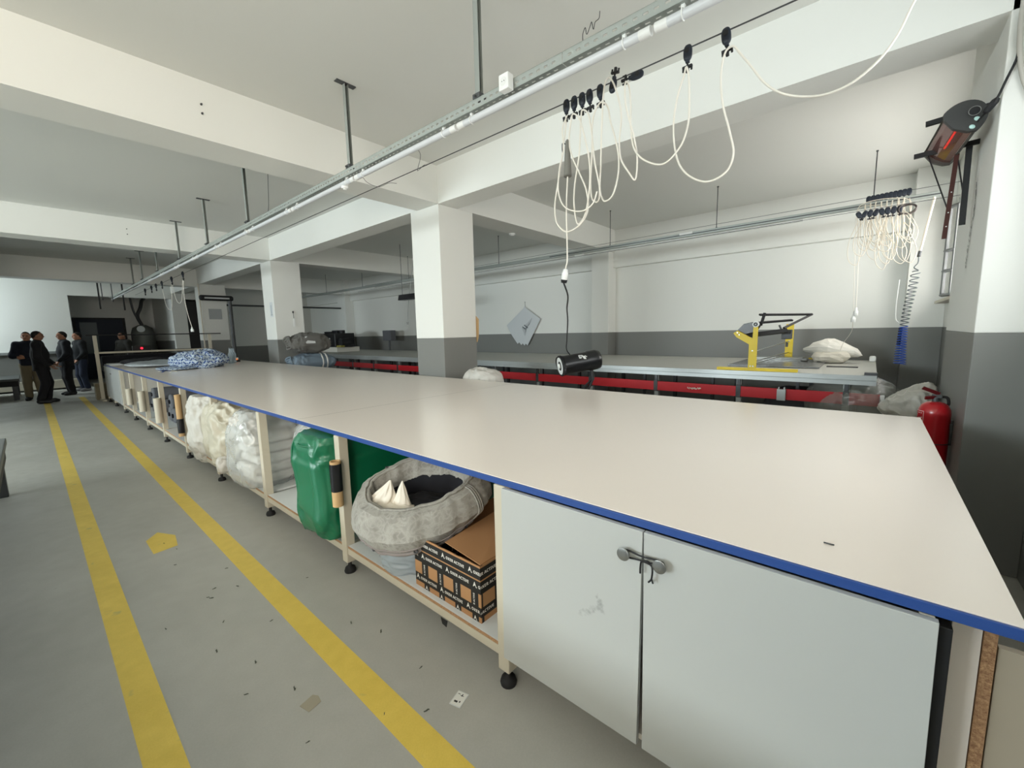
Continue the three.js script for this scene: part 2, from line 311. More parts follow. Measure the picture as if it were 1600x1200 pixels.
// cabinet under the near end
const smear = canvas(512, 640, (x, w, h) => {
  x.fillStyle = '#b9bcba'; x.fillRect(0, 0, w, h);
  for (let i = 0; i < 260; i++) { x.fillStyle = `rgba(${150 + rnd() * 60 | 0},${150 + rnd() * 60 | 0},${145 + rnd() * 50 | 0},${.1 + rnd() * .2})`; x.fillRect(rnd() * w, rnd() * h, 1 + rnd() * 2.5, 1 + rnd() * 1.5); }
  const px = w * .735, py = h * .375;
  for (let i = 0; i < 90; i++) { const t = rnd(), bend = t < .5 ? t * .05 : (t - .5) * -.22; x.fillStyle = `rgba(130,130,128,${.05 + rnd() * .12})`; x.beginPath(); x.ellipse(px + bend * w + rr(-9, 9), py + t * 78 + rr(-6, 6), 2 + rnd() * 7, 1.5 + rnd() * 4, rnd() * 3, 0, 7); x.fill(); }
});
{
  const t = thing('cabinet', 'white two-door cabinet under the near end of the cutting table', 'cabinet', [-.46, 0, -1.165]);
  const y0 = .155, y1 = T - .03;
  obj('carcass', [rb(-.6, -.575, y0, y1, -1.1, -.005, .002), rb(.575, .6, y0, y1, -1.1, -.005, .002), rb(-.575, .575, y0, y0 + .02, -1.1, -.01, .002), rb(-.575, .575, y0 + .02, y1, -1.1, -1.085, .002)], M.laminateEdge, t);
  obj('gap_shade_strip', rb(.604, .628, y0, y1 - .02, -.2, -.012, .002), M.black, t);  // black strip added as the shade of the gap beside the right door
  obj('panel_edge', bx(-.6005, -.5745, y0, y1, -.005, -.003), M.chip, t).userData.label = 'raw chipboard edge of the left side panel';
  // doors hang a little apart at the bottom
  const mkDoor = (a, b, mat, lean) => { const g = rb(a, b, y0, y1, -.002, .016, .0015); const p = g.attributes.position; for (let i = 0; i < p.count; i++) { const k = (y1 - p.getY(i)) / (y1 - y0); p.setX(i, p.getX(i) + lean * k); } return g; };
  const dl = mkDoor(-.602, -.0245, null, -.009), uv = dl.attributes.uv, pp = dl.attributes.position; 
  for (let i = 0; i < pp.count; i++) uv.setXY(i, (pp.getX(i) + .602) / .578, (pp.getY(i) - y0) / (y1 - y0));
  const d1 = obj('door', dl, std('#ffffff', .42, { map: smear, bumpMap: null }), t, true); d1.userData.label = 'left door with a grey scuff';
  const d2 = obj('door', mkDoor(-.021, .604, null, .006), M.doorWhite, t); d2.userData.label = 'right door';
  const knob = () => lathe([[0, 0], [.0065, 0], [.0065, .016], [.009, .019], [.018, .0225], [.0205, .0245], [.0205, .0265], [.019, .028], [.006, .0285], [0, .0285]], 24).rotateX(Math.PI / 2);
  obj('knob', knob().translate(-.075, .812, .016), M.chrome, d1); obj('knob', knob().translate(.037, .812, .016), M.chrome, d2);
  const c = tag(obj('elastic_cord', [tube([[-.535, .802, -1.136], [-.543, .812, -1.136], [-.535, .822, -1.136], [-.48, .82, -1.134], [-.424, .822, -1.136], [-.415, .812, -1.136], [-.424, .802, -1.136], [-.48, .806, -1.134]], .0028, 90, 7, true),
    tube([[-.449, .805, -1.134], [-.46, .814, -1.128], [-.477, .808, -1.128], [-.482, .788, -1.13], [-.483, .766, -1.132]], .0028), tube([[-.449, .805, -1.134], [-.444, .79, -1.128], [-.446, .77, -1.13], [-.449, .758, -1.132], [-.457, .747, -1.132]], .0028), tube([[-.448, .762, -1.132], [-.443, .748, -1.132]], .0026),
    new THREE.SphereGeometry(.0065, 12, 8).translate(-.449, .805, -1.134)], M.black), 'black cord tied around the two cabinet door knobs', 'cord');
}
// boards standing under the open end of the table
{
  const b = thing('board', 'pale laminated board standing under the near end of the cutting table', 'board', [0, 0, -1.3]);
  obj('face', rb(.182, .229, 0, .885, -.02, 0, .001), M.laminate, b);
  const c = thing('chipboard_panel', 'brown raw-edged chipboard panel beside the pale board under the table end', 'board', [0, 0, -1.3]);
  obj('raw_edge', rb(.231, .252, 0, .885, -.9, 0, .001), M.chip, c);
  tag(obj('leaning_panel', rb(.256, .36, 0, .79, -1.33, -1.312, .001), std('#a59a88', .6)), 'beige panel standing rightmost under the table end', 'board');
}
// a second cabinet at the far end
{
  const t = thing('cabinet', 'white closed cabinet under the far end of the cutting table', 'cabinet', [-12.95, 0, -1.17]);
  obj('carcass', rb(-1.2, 1.25, .15, T - .03, -.9, 0, .003), M.laminateEdge, t);
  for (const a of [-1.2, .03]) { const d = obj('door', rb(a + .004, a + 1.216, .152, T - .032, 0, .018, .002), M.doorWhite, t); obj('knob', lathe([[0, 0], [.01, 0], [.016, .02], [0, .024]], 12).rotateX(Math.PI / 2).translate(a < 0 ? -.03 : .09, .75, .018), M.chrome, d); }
}
// tubes taped to the table legs
{
  const g = 'cardboard tubes taped to the table legs';
  const mk = (x, y0, y1, t0, t1, label, r = .032) => {
    const t = thing('cardboard_tube', label, 'tube', [x + .036, 0, -1.128], 0, g);
    obj('tube_wall', [new THREE.CylinderGeometry(r, r, y1 - y0, 20, 1, true).translate(0, (y0 + y1) / 2, 0), new THREE.CylinderGeometry(r - .006, r - .006, y1 - y0, 20, 1, true).translate(0, (y0 + y1) / 2, 0), new THREE.RingGeometry(r - .006, r, 20).rotateX(-Math.PI / 2).translate(0, y1, 0), new THREE.RingGeometry(r - .006, r, 20).rotateX(Math.PI / 2).translate(0, y0, 0)], t0 === null ? M.cream : M.kraftTube, t);
    if (t0 !== null) obj('tape', loft(10, 24, (i, a) => { const R = (r + .003) * (1 + .035 * N3(Math.cos(a) * 3 + x, i * 6, Math.sin(a) * 3)); return [R * Math.cos(a), t0 + (t1 - t0) * i, R * Math.sin(a)]; }), M.blackGloss, t).userData.label = 'black adhesive tape wound around it';
  };
  M.kraftTube = std('#c2a174', .8);
  mk(-2.43, .47, .75, .565, .735, 'cardboard tube wound with black tape on the table leg beside the green bag');
  mk(-6.44, .3, .82, .34, .52, 'tube with black tape on the leg left of the white woven sack');
  mk(-7.76, .3, .66, null, 0, 'bare cardboard tube on the second table leg left of the woven sack', .045);
  mk(-9.07, .32, .66, null, 0, 'bare cardboard tube on the third table leg left of the woven sack', .045);
  mk(-10.4, .3, .6, null, 0, 'bare cardboard tube on the fourth table leg left of the woven sack', .045);
}

// ================================================================ WHAT LIES UNDER THE TABLE
const boxPrint = canvas(1024, 600, (x, w, h) => {
  x.fillStyle = '#a97c53'; x.fillRect(0, 0, w, h);
  for (let i = 0; i < 2200; i++) { x.fillStyle = `rgba(${90 + rnd() * 90 | 0},${60 + rnd() * 60 | 0},30,.07)`; x.fillRect(rnd() * w, rnd() * h, 20 + rnd() * 60, 1); }
  const K = '#15130f', W = '#e4e0d8';
  const logo = (cx, cy, s) => { x.strokeStyle = W; x.lineWidth = s * .16; x.beginPath(); x.moveTo(cx - s * .45, cy + s * .5); x.lineTo(cx - s * .05, cy - s * .5); x.lineTo(cx + s * .4, cy + s * .5); x.moveTo(cx - s * .2, cy + s * .3); x.lineTo(cx + s * .02, cy - s * .1); x.lineTo(cx + s * .55, cy + s * .55); x.stroke(); };
  const word = (cx, cy, s) => { logo(cx - s * 1.0, cy - s * .1, s * 1.1); x.fillStyle = W; x.font = `bold ${s}px sans-serif`; x.fillText('OXER ACTIVE', cx, cy + s * .35); };
  const band = (y0, y1, off) => { x.fillStyle = K; x.fillRect(0, y0 * h, w, (y1 - y0) * h); for (let k = -1; k < 4; k++) word(off + k * 400, (y0 + y1) / 2 * h, 44); };
  band(.035, .245, 130); band(.27, .47, 190);
  x.fillStyle = K; x.fillRect(0, .47 * h, w, .26 * h);
  for (const cx of [-30, 230, 480, 740, 990]) { x.fillStyle = '#ad8258'; x.fillRect(cx, .49 * h, 150, .24 * h); }
  for (const cx of [165, 430, 680, 930]) { x.save(); x.translate(cx, .725 * h); x.rotate(-Math.PI / 2); x.fillStyle = W; x.font = 'bold 30px sans-serif'; x.fillText('OXER ACTIVE', -58, 10, 185); x.restore(); }
  band(.73, .9, 90);
  x.fillStyle = K; for (const cx of [150, 400, 650, 900]) { x.fillRect(cx, .9 * h, 90, .1 * h); logo(cx + 40, .955 * h, 40); }
});
{
  const t = thing('cardboard_box', 'open brown and black printed cardboard box on the shelf beside the cabinet', 'box', [-1.735, .191, -1.2]);
  const W = .485, H = .275, D = .62, th = .005, pm = std('#ffffff', .75, { map: boxPrint });
  const panel = (a, b, c, d, e, f, along) => { const g = bx(a, b, c, d, e, f).toNonIndexed(), p = g.attributes.position, u = g.attributes.uv; for (let i = 0; i < p.count; i++) u.setXY(i, along === 'x' ? p.getX(i) / W : .2 - p.getZ(i) / W * .9, p.getY(i) / H); return g; };
  obj('front_panel', panel(0, W, 0, H, -th, 0, 'x'), pm, t, true); obj('back_panel', panel(0, W, 0, H, -D, -D + th, 'x'), pm, t, true);
  obj('side_panel', panel(0, th, 0, H, -D + th, -th, 'z'), pm, t, true); obj('side_panel', panel(W - th, W, 0, H, -D + th, -th, 'z'), pm, t, true);
  obj('bottom_panel', bx(th, W - th, 0, th, -D + th, -th), M.kraft, t);
  const fl = (pts, th2 = .004) => { const a = V(...pts[0]), b = V(...pts[1]), c = V(...pts[2]), d = V(...pts[3]), n = b.clone().sub(a).cross(d.clone().sub(a)).normalize().multiplyScalar(th2), P = [a, b, c, d, a.clone().add(n), b.clone().add(n), c.clone().add(n), d.clone().add(n)], g = new THREE.BufferGeometry(); g.setAttribute('position', new THREE.Float32BufferAttribute(P.flatMap((v) => [v.x, v.y, v.z]), 3)); g.setIndex([0, 2, 1, 0, 3, 2, 4, 5, 6, 4, 6, 7, 0, 1, 5, 0, 5, 4, 1, 2, 6, 1, 6, 5, 2, 3, 7, 2, 7, 6, 3, 0, 4, 3, 4, 7]); g.toNonIndexed(); return (() => { const q = g.toNonIndexed(); q.computeVertexNormals(); return q; })(); };
  obj('flap', fl([[W - .006, H, -.01], [W - .006, H, -D + .01], [W - .3, H + .035, -D + .05], [W - .27, H + .012, -.03]]), M.kraft, t).userData.label = 'right top flap folded inwards';
  obj('flap', fl([[.004, H, -.012], [.03, H - .12, -.02], [.03, H - .12, -D + .02], [.004, H, -D + .012]]), M.kraft, t).userData.label = 'left top flap folded down inside';
  obj('flap', fl([[.01, H, -D + .003], [.06, H + .14, -D - .1], [W - .06, H + .14, -D - .1], [W - .01, H, -D + .003]]), M.kraft, t).userData.label = 'rear top flap leaning back';
}
// the felt sack with its folded-over mouth
{
  const t = thing('felt_sack', 'grey felt sack with a wide folded-over mouth on the shelf beside the cardboard box', 'sack', [-1.87, .191, -1.35], .5);
  const wob = (a, k) => .014 * N3(Math.cos(a) * 2.2 + k, Math.sin(a) * 2.2, k) + .006 * N3(Math.cos(a) * 6 + k, Math.sin(a) * 6, k);
  const mix = (p, q, k) => p + (q - p) * k;
  // a = angle; the aisle is at a = 90 degrees, the cabinet at 0; key rings run from the lower hem over the cuff into the mouth
  const key = (a) => {
    const sn = Math.sin(a), cs = Math.cos(a), hem = .225 - .045 * sn + .06 * cs + .05 * cs * cs, rim = .475 - .085 * sn + .045 * cs;
    return [[.335, hem, .225], [.375, hem + .035, .255], [.405, mix(hem, rim, .4), .28], [.40, mix(hem, rim, .65), .275], [.365, rim, .25], [.315, rim + .018, .21], [.288, rim + .01, .186], [.275, rim - .03, .175], [.275, rim - .13, .175]];
  };
  const at = (a, q) => { const k = key(a), f = Math.min(q, .9999) * (k.length - 1), n = Math.floor(f), u = f - n, h = u * u * (3 - 2 * u); const [r, y, rz] = [0, 1, 2].map((c) => mix(k[n][c], k[n + 1][c], h)); const d = wob(a, 3) + .5 * wob(a * 2, 7 + Math.floor(q * 3) * 0); return [(r + d) * Math.cos(a), y + wob(a, 11), (rz + d) * Math.sin(a)]; };
  const cuff = obj('cuff', loft(60, 140, (i, a) => at(a, i)), M.felt, t); cuff.userData.label = 'folded-over grey felt cuff';
  const ringTube = (q, r0, dy) => tube([...Array(60)].map((_, j) => { const a = j / 60 * Math.PI * 2, p = at(a, q); return [p[0] * 1.008, p[1] + dy, p[2] * 1.008]; }), r0, 240, 7, true);
  obj('hem', [ringTube(.01, .011, 0), ringTube(.09, .0045, 0)], std('#8b8380', .8), cuff); obj('hem', [ringTube(.63, .007, .004), ringTube(.70, .011, .002)], M.felt, cuff);
  obj('grommet', [[78, .05], [30, .05], [120, .05], [215, .62], [275, .62], [330, .62]].map(([d, q]) => { const a = d * Math.PI / 180, p = at(a, q); return new THREE.TorusGeometry(.009, .004, 8, 16).rotateX(q > .5 ? Math.PI / 2 : 0).rotateY(q > .5 ? 0 : Math.PI / 2 - a).translate(p[0] * 1.03, p[1] + (q > .5 ? .008 : 0), p[2] * 1.03); }), M.steelDark, cuff);
  obj('seam', [-.03, 0, .03].map((o) => tube([.05, .15, .25, .35, .45, .55, .65].map((q) => { const p = at(.35 + o * 1.5, q); return [p[0] * 1.012, p[1] + .003, p[2] * 1.012]; }), .0045, 50)), M.felt, cuff);
  obj('inner_lining', loft(20, 60, (i, a) => { const p = at(a, .95); return [mix(p[0], p[0] * .6, i), mix(p[1], .08, i), mix(p[2], p[2] * .6, i)]; }), M.darkFabric, t);
  obj('plastic_liner', loft(46, 110, (i, a) => { const y = .002 + .25 * i, cr = .012 * (1 - Math.abs(N3(Math.cos(a) * 1.5, y * 26, Math.sin(a) * 1.5)) * 2.4) + .02 * N3(Math.cos(a) * 2, y * 5, 3), r = .165 + .05 * i + cr; return [r * Math.cos(a) - .06, y, r * Math.sin(a) - .02]; }), M.filmBlue, t).userData.label = 'crumpled clear plastic liner below the cuff';
  obj('stuffing', loft(14, 48, (i, a) => { const y = .004 + .24 * i, r = .14 + .04 * i + .012 * Math.sin(i * 9 + a * 2); return [r * Math.cos(a) - .06, y, r * Math.sin(a) - .02]; }), std('#98a3aa', .8, { bumpMap: rep(grain, .1), bumpScale: .003 }), t);
  tag(obj('dark_fabric', blob(.22, .05, .13, { amp: .025, freq: 7, s: 3 }).rotateY(.5).translate(-1.87, .515, -1.36), M.darkFabric), 'black crumpled fabric inside the mouth of the felt sack', 'fabric');
  const sc = thing('white_scraps', 'pointed white fabric offcuts lying in the mouth of the felt sack', 'fabric scraps', [-1.97, .545, -1.235], .3); sc.scale.setScalar(1.35);
  const cone = (h, r, s, k) => loft(16, 60, (i, a) => { const q = r * (1 - i * .95) * (1 + .25 * N3(Math.cos(a) * 3 + s, i * 2, Math.sin(a) * 3)); return [q * Math.cos(a) + k * i * h, h * i, q * .6 * Math.sin(a)]; });
  obj('offcut', cone(.115, .05, 2, .1).translate(.045, 0, .0), M.offwhite, sc); obj('offcut', cone(.10, .075, 5, .5).translate(-.055, .01, .0), M.offwhite, sc); obj('offcut', blob(.13, .025, .045, { amp: .015, freq: 12, s: 8 }).translate(0, -.01, .0), M.offwhite, sc);
}
// green plastic bags
{
  const waist = (h, q) => (X, Y, Z) => { const k = 1 - q * Math.exp(-Math.pow((Y - h) / .07, 2)); return [X * k, Y, Z * k]; };
  const t = thing('plastic_bag', 'full green plastic bag bulging over the shelf edge beside the taped table leg', 'bag', [-2.69, .55, -1.49], .05);
  obj('bag_body', blob(.2, .352, .43, { e1: .28, e2: .32, amp: .02, freq: 5, crease: 1.5, s: 12, shape: waist(-.02, .025), nu: 160, nv: 120, top: .325 }), M.green, t);
  obj('pleat', tube([[-.125, -.335, .40], [-.14, -.2, .432], [-.135, -.02, .412], [-.145, .15, .434], [-.135, .27, .425], [-.11, .322, .37]], .0065, 60), M.green, t);
  obj('fold', [tube([[-.19, .27, .36], [-.05, .262, .433], [.1, .27, .43], [.19, .262, .37]], .006, 40), tube([[-.17, -.02, .34], [-.04, -.03, .40], [.09, -.02, .4], [.18, -.03, .33]], .006, 40)], M.green, t);
  tag(obj('plastic_bag', blob(.235, .34, .36, { e1: .3, e2: .35, amp: .022, freq: 4.5, crease: 1.4, s: 31, shape: waist(-.02, .03), nu: 120, nv: 90, top: .335 }).translate(-2.2, .535, -2.15), M.green), 'green plastic bag half hidden behind the felt sack', 'bag');
}
// translucent bags of white fabric
{
  const t = thing('plastic_bag', 'clear plastic bag of folded white fabric leaning over the shelf edge', 'bag', [-4.12, .19, -1.34], .08);
  for (let i = 0; i < 5; i++) { const y = .03 + i * .088; obj('folded_fabric', rb(-.19 + rr(-.015, .015), .19 + rr(-.015, .015), y, y + .08, -.24, .2 + rr(-.03, .02), .03, 3), M.whiteFabric, t); }
  obj('film', blob(.25, .36, .29, { e1: .55, e2: .5, amp: .022, freq: 5, crease: 1.1, s: 17, nu: 150, nv: 110, top: .335, shape: (X, Y, Z) => [X * (1 - Math.max(0, Y - .1) * .9), Y, Z * (1 - Math.max(0, Y - .1) * .9)] }).translate(0, .34, 0), M.film, t);
  obj('knot', blob(.1, .1, .1, { e1: .9, e2: .9, amp: .035, freq: 8, crease: 1.1, s: 23, nu: 100, nv: 70 }).translate(-.05, .55, .14), M.milky, t).userData.label = 'bunched plastic at the mouth';
  const b = thing('plastic_bag', 'clear plastic bag of white fabric behind the green bag', 'bag', [-3.33, .19, -1.72], -.1);
  obj('contents', blob(.33, .29, .36, { e1: .6, e2: .5, amp: .04, freq: 6, crease: 1.6, s: 5, nu: 130, nv: 100, top: .34 }).translate(0, .31, 0), M.whiteFabric, b);
  obj('film', blob(.36, .33, .4, { e1: .6, e2: .55, amp: .03, freq: 4.5, crease: 1.1, s: 41, nu: 150, nv: 110, top: .345 }).translate(0, .335, 0), M.film, b);
  const y = thing('plastic_bag', 'yellowish milky plastic bag between two table legs', 'bag', [-4.85, .19, -1.42], .1);
  obj('bag_body', blob(.27, .33, .33, { e1: .6, e2: .65, amp: .032, freq: 5, crease: 1.7, s: 57, top: .345, nu: 130, nv: 90, shape: (X, Y, Z) => [X * (1 + Y * .35), Y, Z] }).translate(0, .33, 0), M.yellowishBag, y);
  obj('gathered_mouth', blob(.05, .07, .05, { amp: .02, freq: 9, crease: 1, s: 61, nu: 60, nv: 40 }).translate(.17, .09, .33), M.milky, y);
  const w = thing('woven_sack', 'tall white woven sack, leftmost of the bags under the table', 'sack', [-5.66, .12, -1.3], .1);
  obj('bag_body', blob(.22, .385, .22, { e1: .55, e2: .7, amp: .026, freq: 5, crease: 1.7, s: 71, top: .36, nu: 120, nv: 90, shape: (X, Y, Z) => [X * (1 + Y * .45) + .04 * Y, Y, Z] }).translate(0, .385, 0), M.wovenBag, w);
  obj('side_fold', blob(.12, .33, .16, { e1: .6, e2: .8, amp: .02, freq: 5, crease: 1, s: 77 }).translate(.27, .36, .03), M.yellowishBag, w);
}
// dark rolls and cartons on the far shelves
{
  const g = 'dark fabric rolls stored under the far half of the table';
  const mk = (x, y, z, r, l, label) => { const t = thing('fabric_roll', label, 'fabric roll', [x, y, z], 0, g); obj('roll', along(lathe([[0, 0], [r * .3, 0], [r * .95, .004], [r, .03], [r * .98, l / 2], [r, l - .03], [0, l]], 24), [0, 0, 0], [0, 0, -1]), M.greyFabric, t); obj('core', along(new THREE.CylinderGeometry(r * .28, r * .28, .03, 14), [0, 0, .005], [0, 0, -1]), M.darkFabric, t); };
  mk(-7.1, .33, -1.35, .13, 1.6, 'dark fabric roll lying on the shelf right of the leg with a bare cardboard tube');
  for (const [i, [x, y]] of [[-8.4, .31], [-8.15, .31], [-8.28, .52], [-9.8, .31], [-9.55, .31], [-9.7, .52], [-10.9, .31], [-11.2, .31]].entries()) mk(x, y, -1.36, .118, 1.6, `dark fabric roll under the far half of the table, ${['front left of the nearest heap', 'front right of the nearest heap', 'topmost of the nearest heap', 'in the next bay, front left', 'in the next bay, front right', 'topmost in the next bay', 'right one of the farthest pair', 'left one of the farthest pair'][i]}`);
  tag(obj('carton', rb(-7.6, -7.25, .191, .5, -2.1, -1.4, .004), M.kraft), 'plain brown carton on the shelf behind the bare cardboard tubes', 'box');
}

// ================================================================ OVERHEAD CABLE TRAY OVER THE CUTTING TABLE
function trayParts(t, z0, z1, y0, y1, xa, xb, secL, mat, slots) {
  const H = y1 - y0, W = z1 - z0, th = .0022;
  const plate = (len, w) => {
    const s = new THREE.Shape([[0, 0], [len, 0], [len, w], [0, w]].map(([x, y]) => new THREE.Vector2(x, y)));
    for (let x = .03; x < len - .04; x += .05) { const h = new THREE.Path(); const c = w / 2, r = .0055; h.moveTo(x, c - r); h.lineTo(x, c + r); h.lineTo(x + .024, c + r); h.lineTo(x + .024, c - r); h.closePath(); s.holes.push(h); }
    return new THREE.ExtrudeGeometry(s, { depth: th, bevelEnabled: false });
  };
  const solid = (len, w) => new THREE.BoxGeometry(len, w, th).translate(len / 2, w / 2, th / 2);
  const mk = slots ? plate : solid;
  const section = (len) => prep([mk(len, H).translate(0, y0, z1 - th), mk(len, W).rotateX(Math.PI / 2).translate(0, y0 + th, z0), bx(0, len, y1 - .003, y1, z1 - .012, z1)]);
  const full = section(secL - .004);
  for (let x = xb; x > xa + .01; x -= secL) { const l = Math.min(secL, x - xa); const m = new THREE.Mesh(l < secL - .001 ? section(l - .004) : full, mat); m.name = 'tray_section'; m.position.x = x - l; m.castShadow = m.receiveShadow = true; t.add(m); }
}
const TZ = -1.985;
{
  const t = thing('cable_tray', 'slotted galvanised cable tray hung over the long cutting table', 'cable tray');
  trayParts(t, TZ - .025, TZ + .025, 2.866, 2.922, -19.0, .7, 2.0, M.galv, true);
  // hangers from the ceiling
  const h = thing('tray_hanger', 'steel strut with a T-plate hanging the long cable tray from the ceiling', 'hanger', [0, 0, 0], 0, 'ceiling struts of the cable tray over the cutting table');
  obj('strut', [rb(-.02, -.016, 2.925, CEIL - .008, -.016, .016, .001), rb(-.016, .02, 2.925, CEIL - .008, .013, .016, .001), rb(-.016, .02, 2.925, CEIL - .008, -.016, -.013, .001)], M.steel, h);
  obj('ceiling_plate', rb(-.025, .025, CEIL - .008, CEIL, -.085, .085, .002), M.steelDark, h);
  obj('clamp', [rb(-.03, .03, 2.922, 2.95, -.03, .03, .002), rod([0, 2.93, .02], [0, 2.93, .048], .006)], M.steelDark, h);
  const hx = [-1.93, -3.5, -6.05, -7.85, -9.65, -11.6, -13.4, -14.7];
  const hl = ['steel strut hanging the cable tray next to the white socket box', 'steel strut with a dark T-plate hanging the tray just before the first cross beam', 'steel strut nearest behind the first cross beam', 'steel strut with T-plate in the middle of the second ceiling bay', 'steel strut with T-plate just before the second cross beam', 'steel strut just behind the second cross beam', 'steel strut in the dim third ceiling bay', 'steel strut nearest the third cross beam'];
  hx.forEach((x, i) => { if (i) dup(h, [x, 0, TZ], 0, hl[i]); else { h.position.set(x, 0, TZ); h.userData.label = hl[0]; } });
}
{
  const g = 'white tube lights under the cable tray';
  const t = thing('tube_light', 'unlit white tube light under the cable tray, topmost in the picture', 'lamp', [0, 0, 0], 0, g);
  const L = 1.28;
  obj('tube', along(new THREE.CylinderGeometry(.0205, .0205, L - .1, 18).translate(0, L / 2, 0), [0, 2.828, 0], [1, 2.828, 0]), M.lamp, t);
  for (const x of [.0, L - .055]) { const c = obj('end_cap', along(new THREE.CylinderGeometry(.0215, .0215, .055, 18).translate(0, .0275, 0), [x, 2.828, 0], [9, 2.828, 0]), M.lampCap, t); }
  for (const x of [.12, L - .13]) obj('clip', [along(new THREE.TorusGeometry(.0225, .003, 6, 20, Math.PI * 1.6).rotateX(Math.PI / 2).rotateY(.6), [x, 2.828, 0], [9, 2.828, 0]), bx(x - .008, x + .008, 2.848, 2.867, -.008, .008)], M.white, t);
  const ord = ['nearest', 'second', 'third', 'fourth', 'fifth', 'sixth', 'seventh', 'eighth', 'ninth', 'tenth', 'eleventh', 'twelfth', 'thirteenth', 'fourteenth', 'farthest'];
  for (let i = 0; i < 15; i++) { const x = -.16 - i * 1.3 - .0; if (i === 0) { t.position.set(x - L + .62, 0, TZ + .002); continue; } dup(t, [x - L + .62, 0, TZ + .002], 0, `unlit white tube light under the long tray, ${ord[i]} counting away from the top edge`); }
}
{ // socket box on the tray
  const t = thing('socket_outlet', 'white double socket box on the slotted cable tray', 'socket', [-1.665, 2.895, TZ + .027]);
  obj('housing', rb(-.036, .036, -.04, .045, 0, .05, .006, 3), M.white, t);
  obj('face', [new THREE.RingGeometry(.016, .024, 24).translate(0, .003, .0515), new THREE.CylinderGeometry(.016, .016, .002, 24).rotateX(Math.PI / 2).translate(0, .003, .0505)], M.lampCap, t);
  obj('pin_hole', [-.008, .008].map((x) => new THREE.CylinderGeometry(.0028, .0028, .003, 10).rotateX(Math.PI / 2).translate(x, .003, .0512)), M.black, t);
  tag(obj('wire', [tube([[-1.2, 2.93, TZ - .01], [-1.195, 2.97, TZ], [-1.175, 2.985, TZ + .01], [-1.17, 2.955, TZ + .005], [-1.155, 2.985, TZ], [-1.14, 2.995, TZ + .01], [-1.135, 2.965, TZ], [-1.12, 2.985, TZ + .01], [-1.105, 3.0, TZ], [-1.1, 3.03, TZ]], .0018, 90, 5)], M.black), 'scribble of thin black wire sticking up from the cable tray', 'wire');
  tag(obj('wire', tube([[-2.6, 2.85, TZ], [-2.62, 2.82, -2.05], [-2.75, 2.76, -2.12], [-2.84, 2.80, -2.2], [-2.86, 2.866, -2.28], [-2.86, 2.866, -2.3]], .002, 40, 5), M.steelDark), 'thin wire bowing from the tube lights to the tensioned wire', 'wire');
  tag(obj('wire', tube([[-3.35, 2.85, TZ], [-3.37, 2.80, -2.05], [-3.30, 2.76, -2.12], [-3.26, 2.80, -2.2], [-3.22, 2.8, -2.25]], .002, 40, 5), M.steelDark), 'short loose wire end hanging under the tube light joint', 'wire');
  tag(obj('wire', tube([[-5.5, 3.6, -2.05], [-5.5, 3.4, -2.06], [-5.42, 3.2, -2.02], [-5.4, 3.0, -2.0], [-5.4, 2.92, TZ]], .003, 40, 5), M.steelDark), 'dark wire dropping from the ceiling to the cable tray behind the first beam', 'wire');
  const b = tag(obj('bell_box', [cyl(.028, .03, .02, 0, -.02, 0, 22), cyl(.012, .02, .012, 0, -.03, 0, 18)], M.white), 'small round white fitting under the tube light by the first beam', 'fitting'); b.position.set(-3.62, 2.805, TZ);
}
// ---------------------------------------------------------------- tensioned wire with cable trolleys
const WZ = -2.3, WY = 2.866;
tag(obj('tensioned_wire', rod([-17, WY - .02, WZ], [XR, WY + .012, WZ], .0035, 6), M.steelDark), 'tensioned steel wire carrying the black cable trolleys over the table', 'wire');
{
  const g = 'black cable trolleys on the wire over the table';
  const t = thing('cable_trolley', 'black cable trolley', 'trolley', [0, 0, 0], 0, g);
  obj('body', [blob(.021, .038, .013, { e1: .75, e2: .75, amp: 0, nu: 28, nv: 20 }), rb(-.009, .009, -.046, -.03, -.009, .009, .003)], M.navyPlastic, t);
  obj('wheel', new THREE.CylinderGeometry(.012, .012, .03, 18).rotateX(Math.PI / 2).translate(0, .008, 0), M.black, t);
  obj('clamp', [rod([0, -.04, 0], [0, -.062, 0], .005), rb(-.024, .024, -.07, -.058, -.008, .008, .003), rod([-.02, -.064, 0], [-.02, -.082, 0], .005), rod([.02, -.064, 0], [.02, -.082, 0], .005), rb(-.007, .007, -.09, -.062, -.008, .008, .003)], M.black, t);
  const P = [[-1.5, 0, 'leftmost black cable trolley of the tight bunch on the wire'], [-1.445, 0, 'second black cable trolley from the left of the bunch'], [-1.39, .05, 'third black cable trolley from the left of the bunch'], [-1.34, .08, 'fourth black cable trolley from the left of the bunch'], [-1.27, .05, 'fifth black cable trolley, just left of the upside-down one'], [-1.19, 2.95, 'upside-down black cable trolley on the wire'], [-1.05, -1.6, 'black cable trolley lying sideways on the wire'], [-.784, 0, 'lone black cable trolley with a narrow cable loop'], [-.609, .1, 'rightmost black cable trolley, nearest the top right of the picture']];
  P.forEach(([x, rz, label], i) => { const o = i ? dup(t, [x, WY, WZ], 0, label) : t; o.position.set(x, WY - .012, WZ); o.rotation.z = rz; o.userData.label = label; });
}
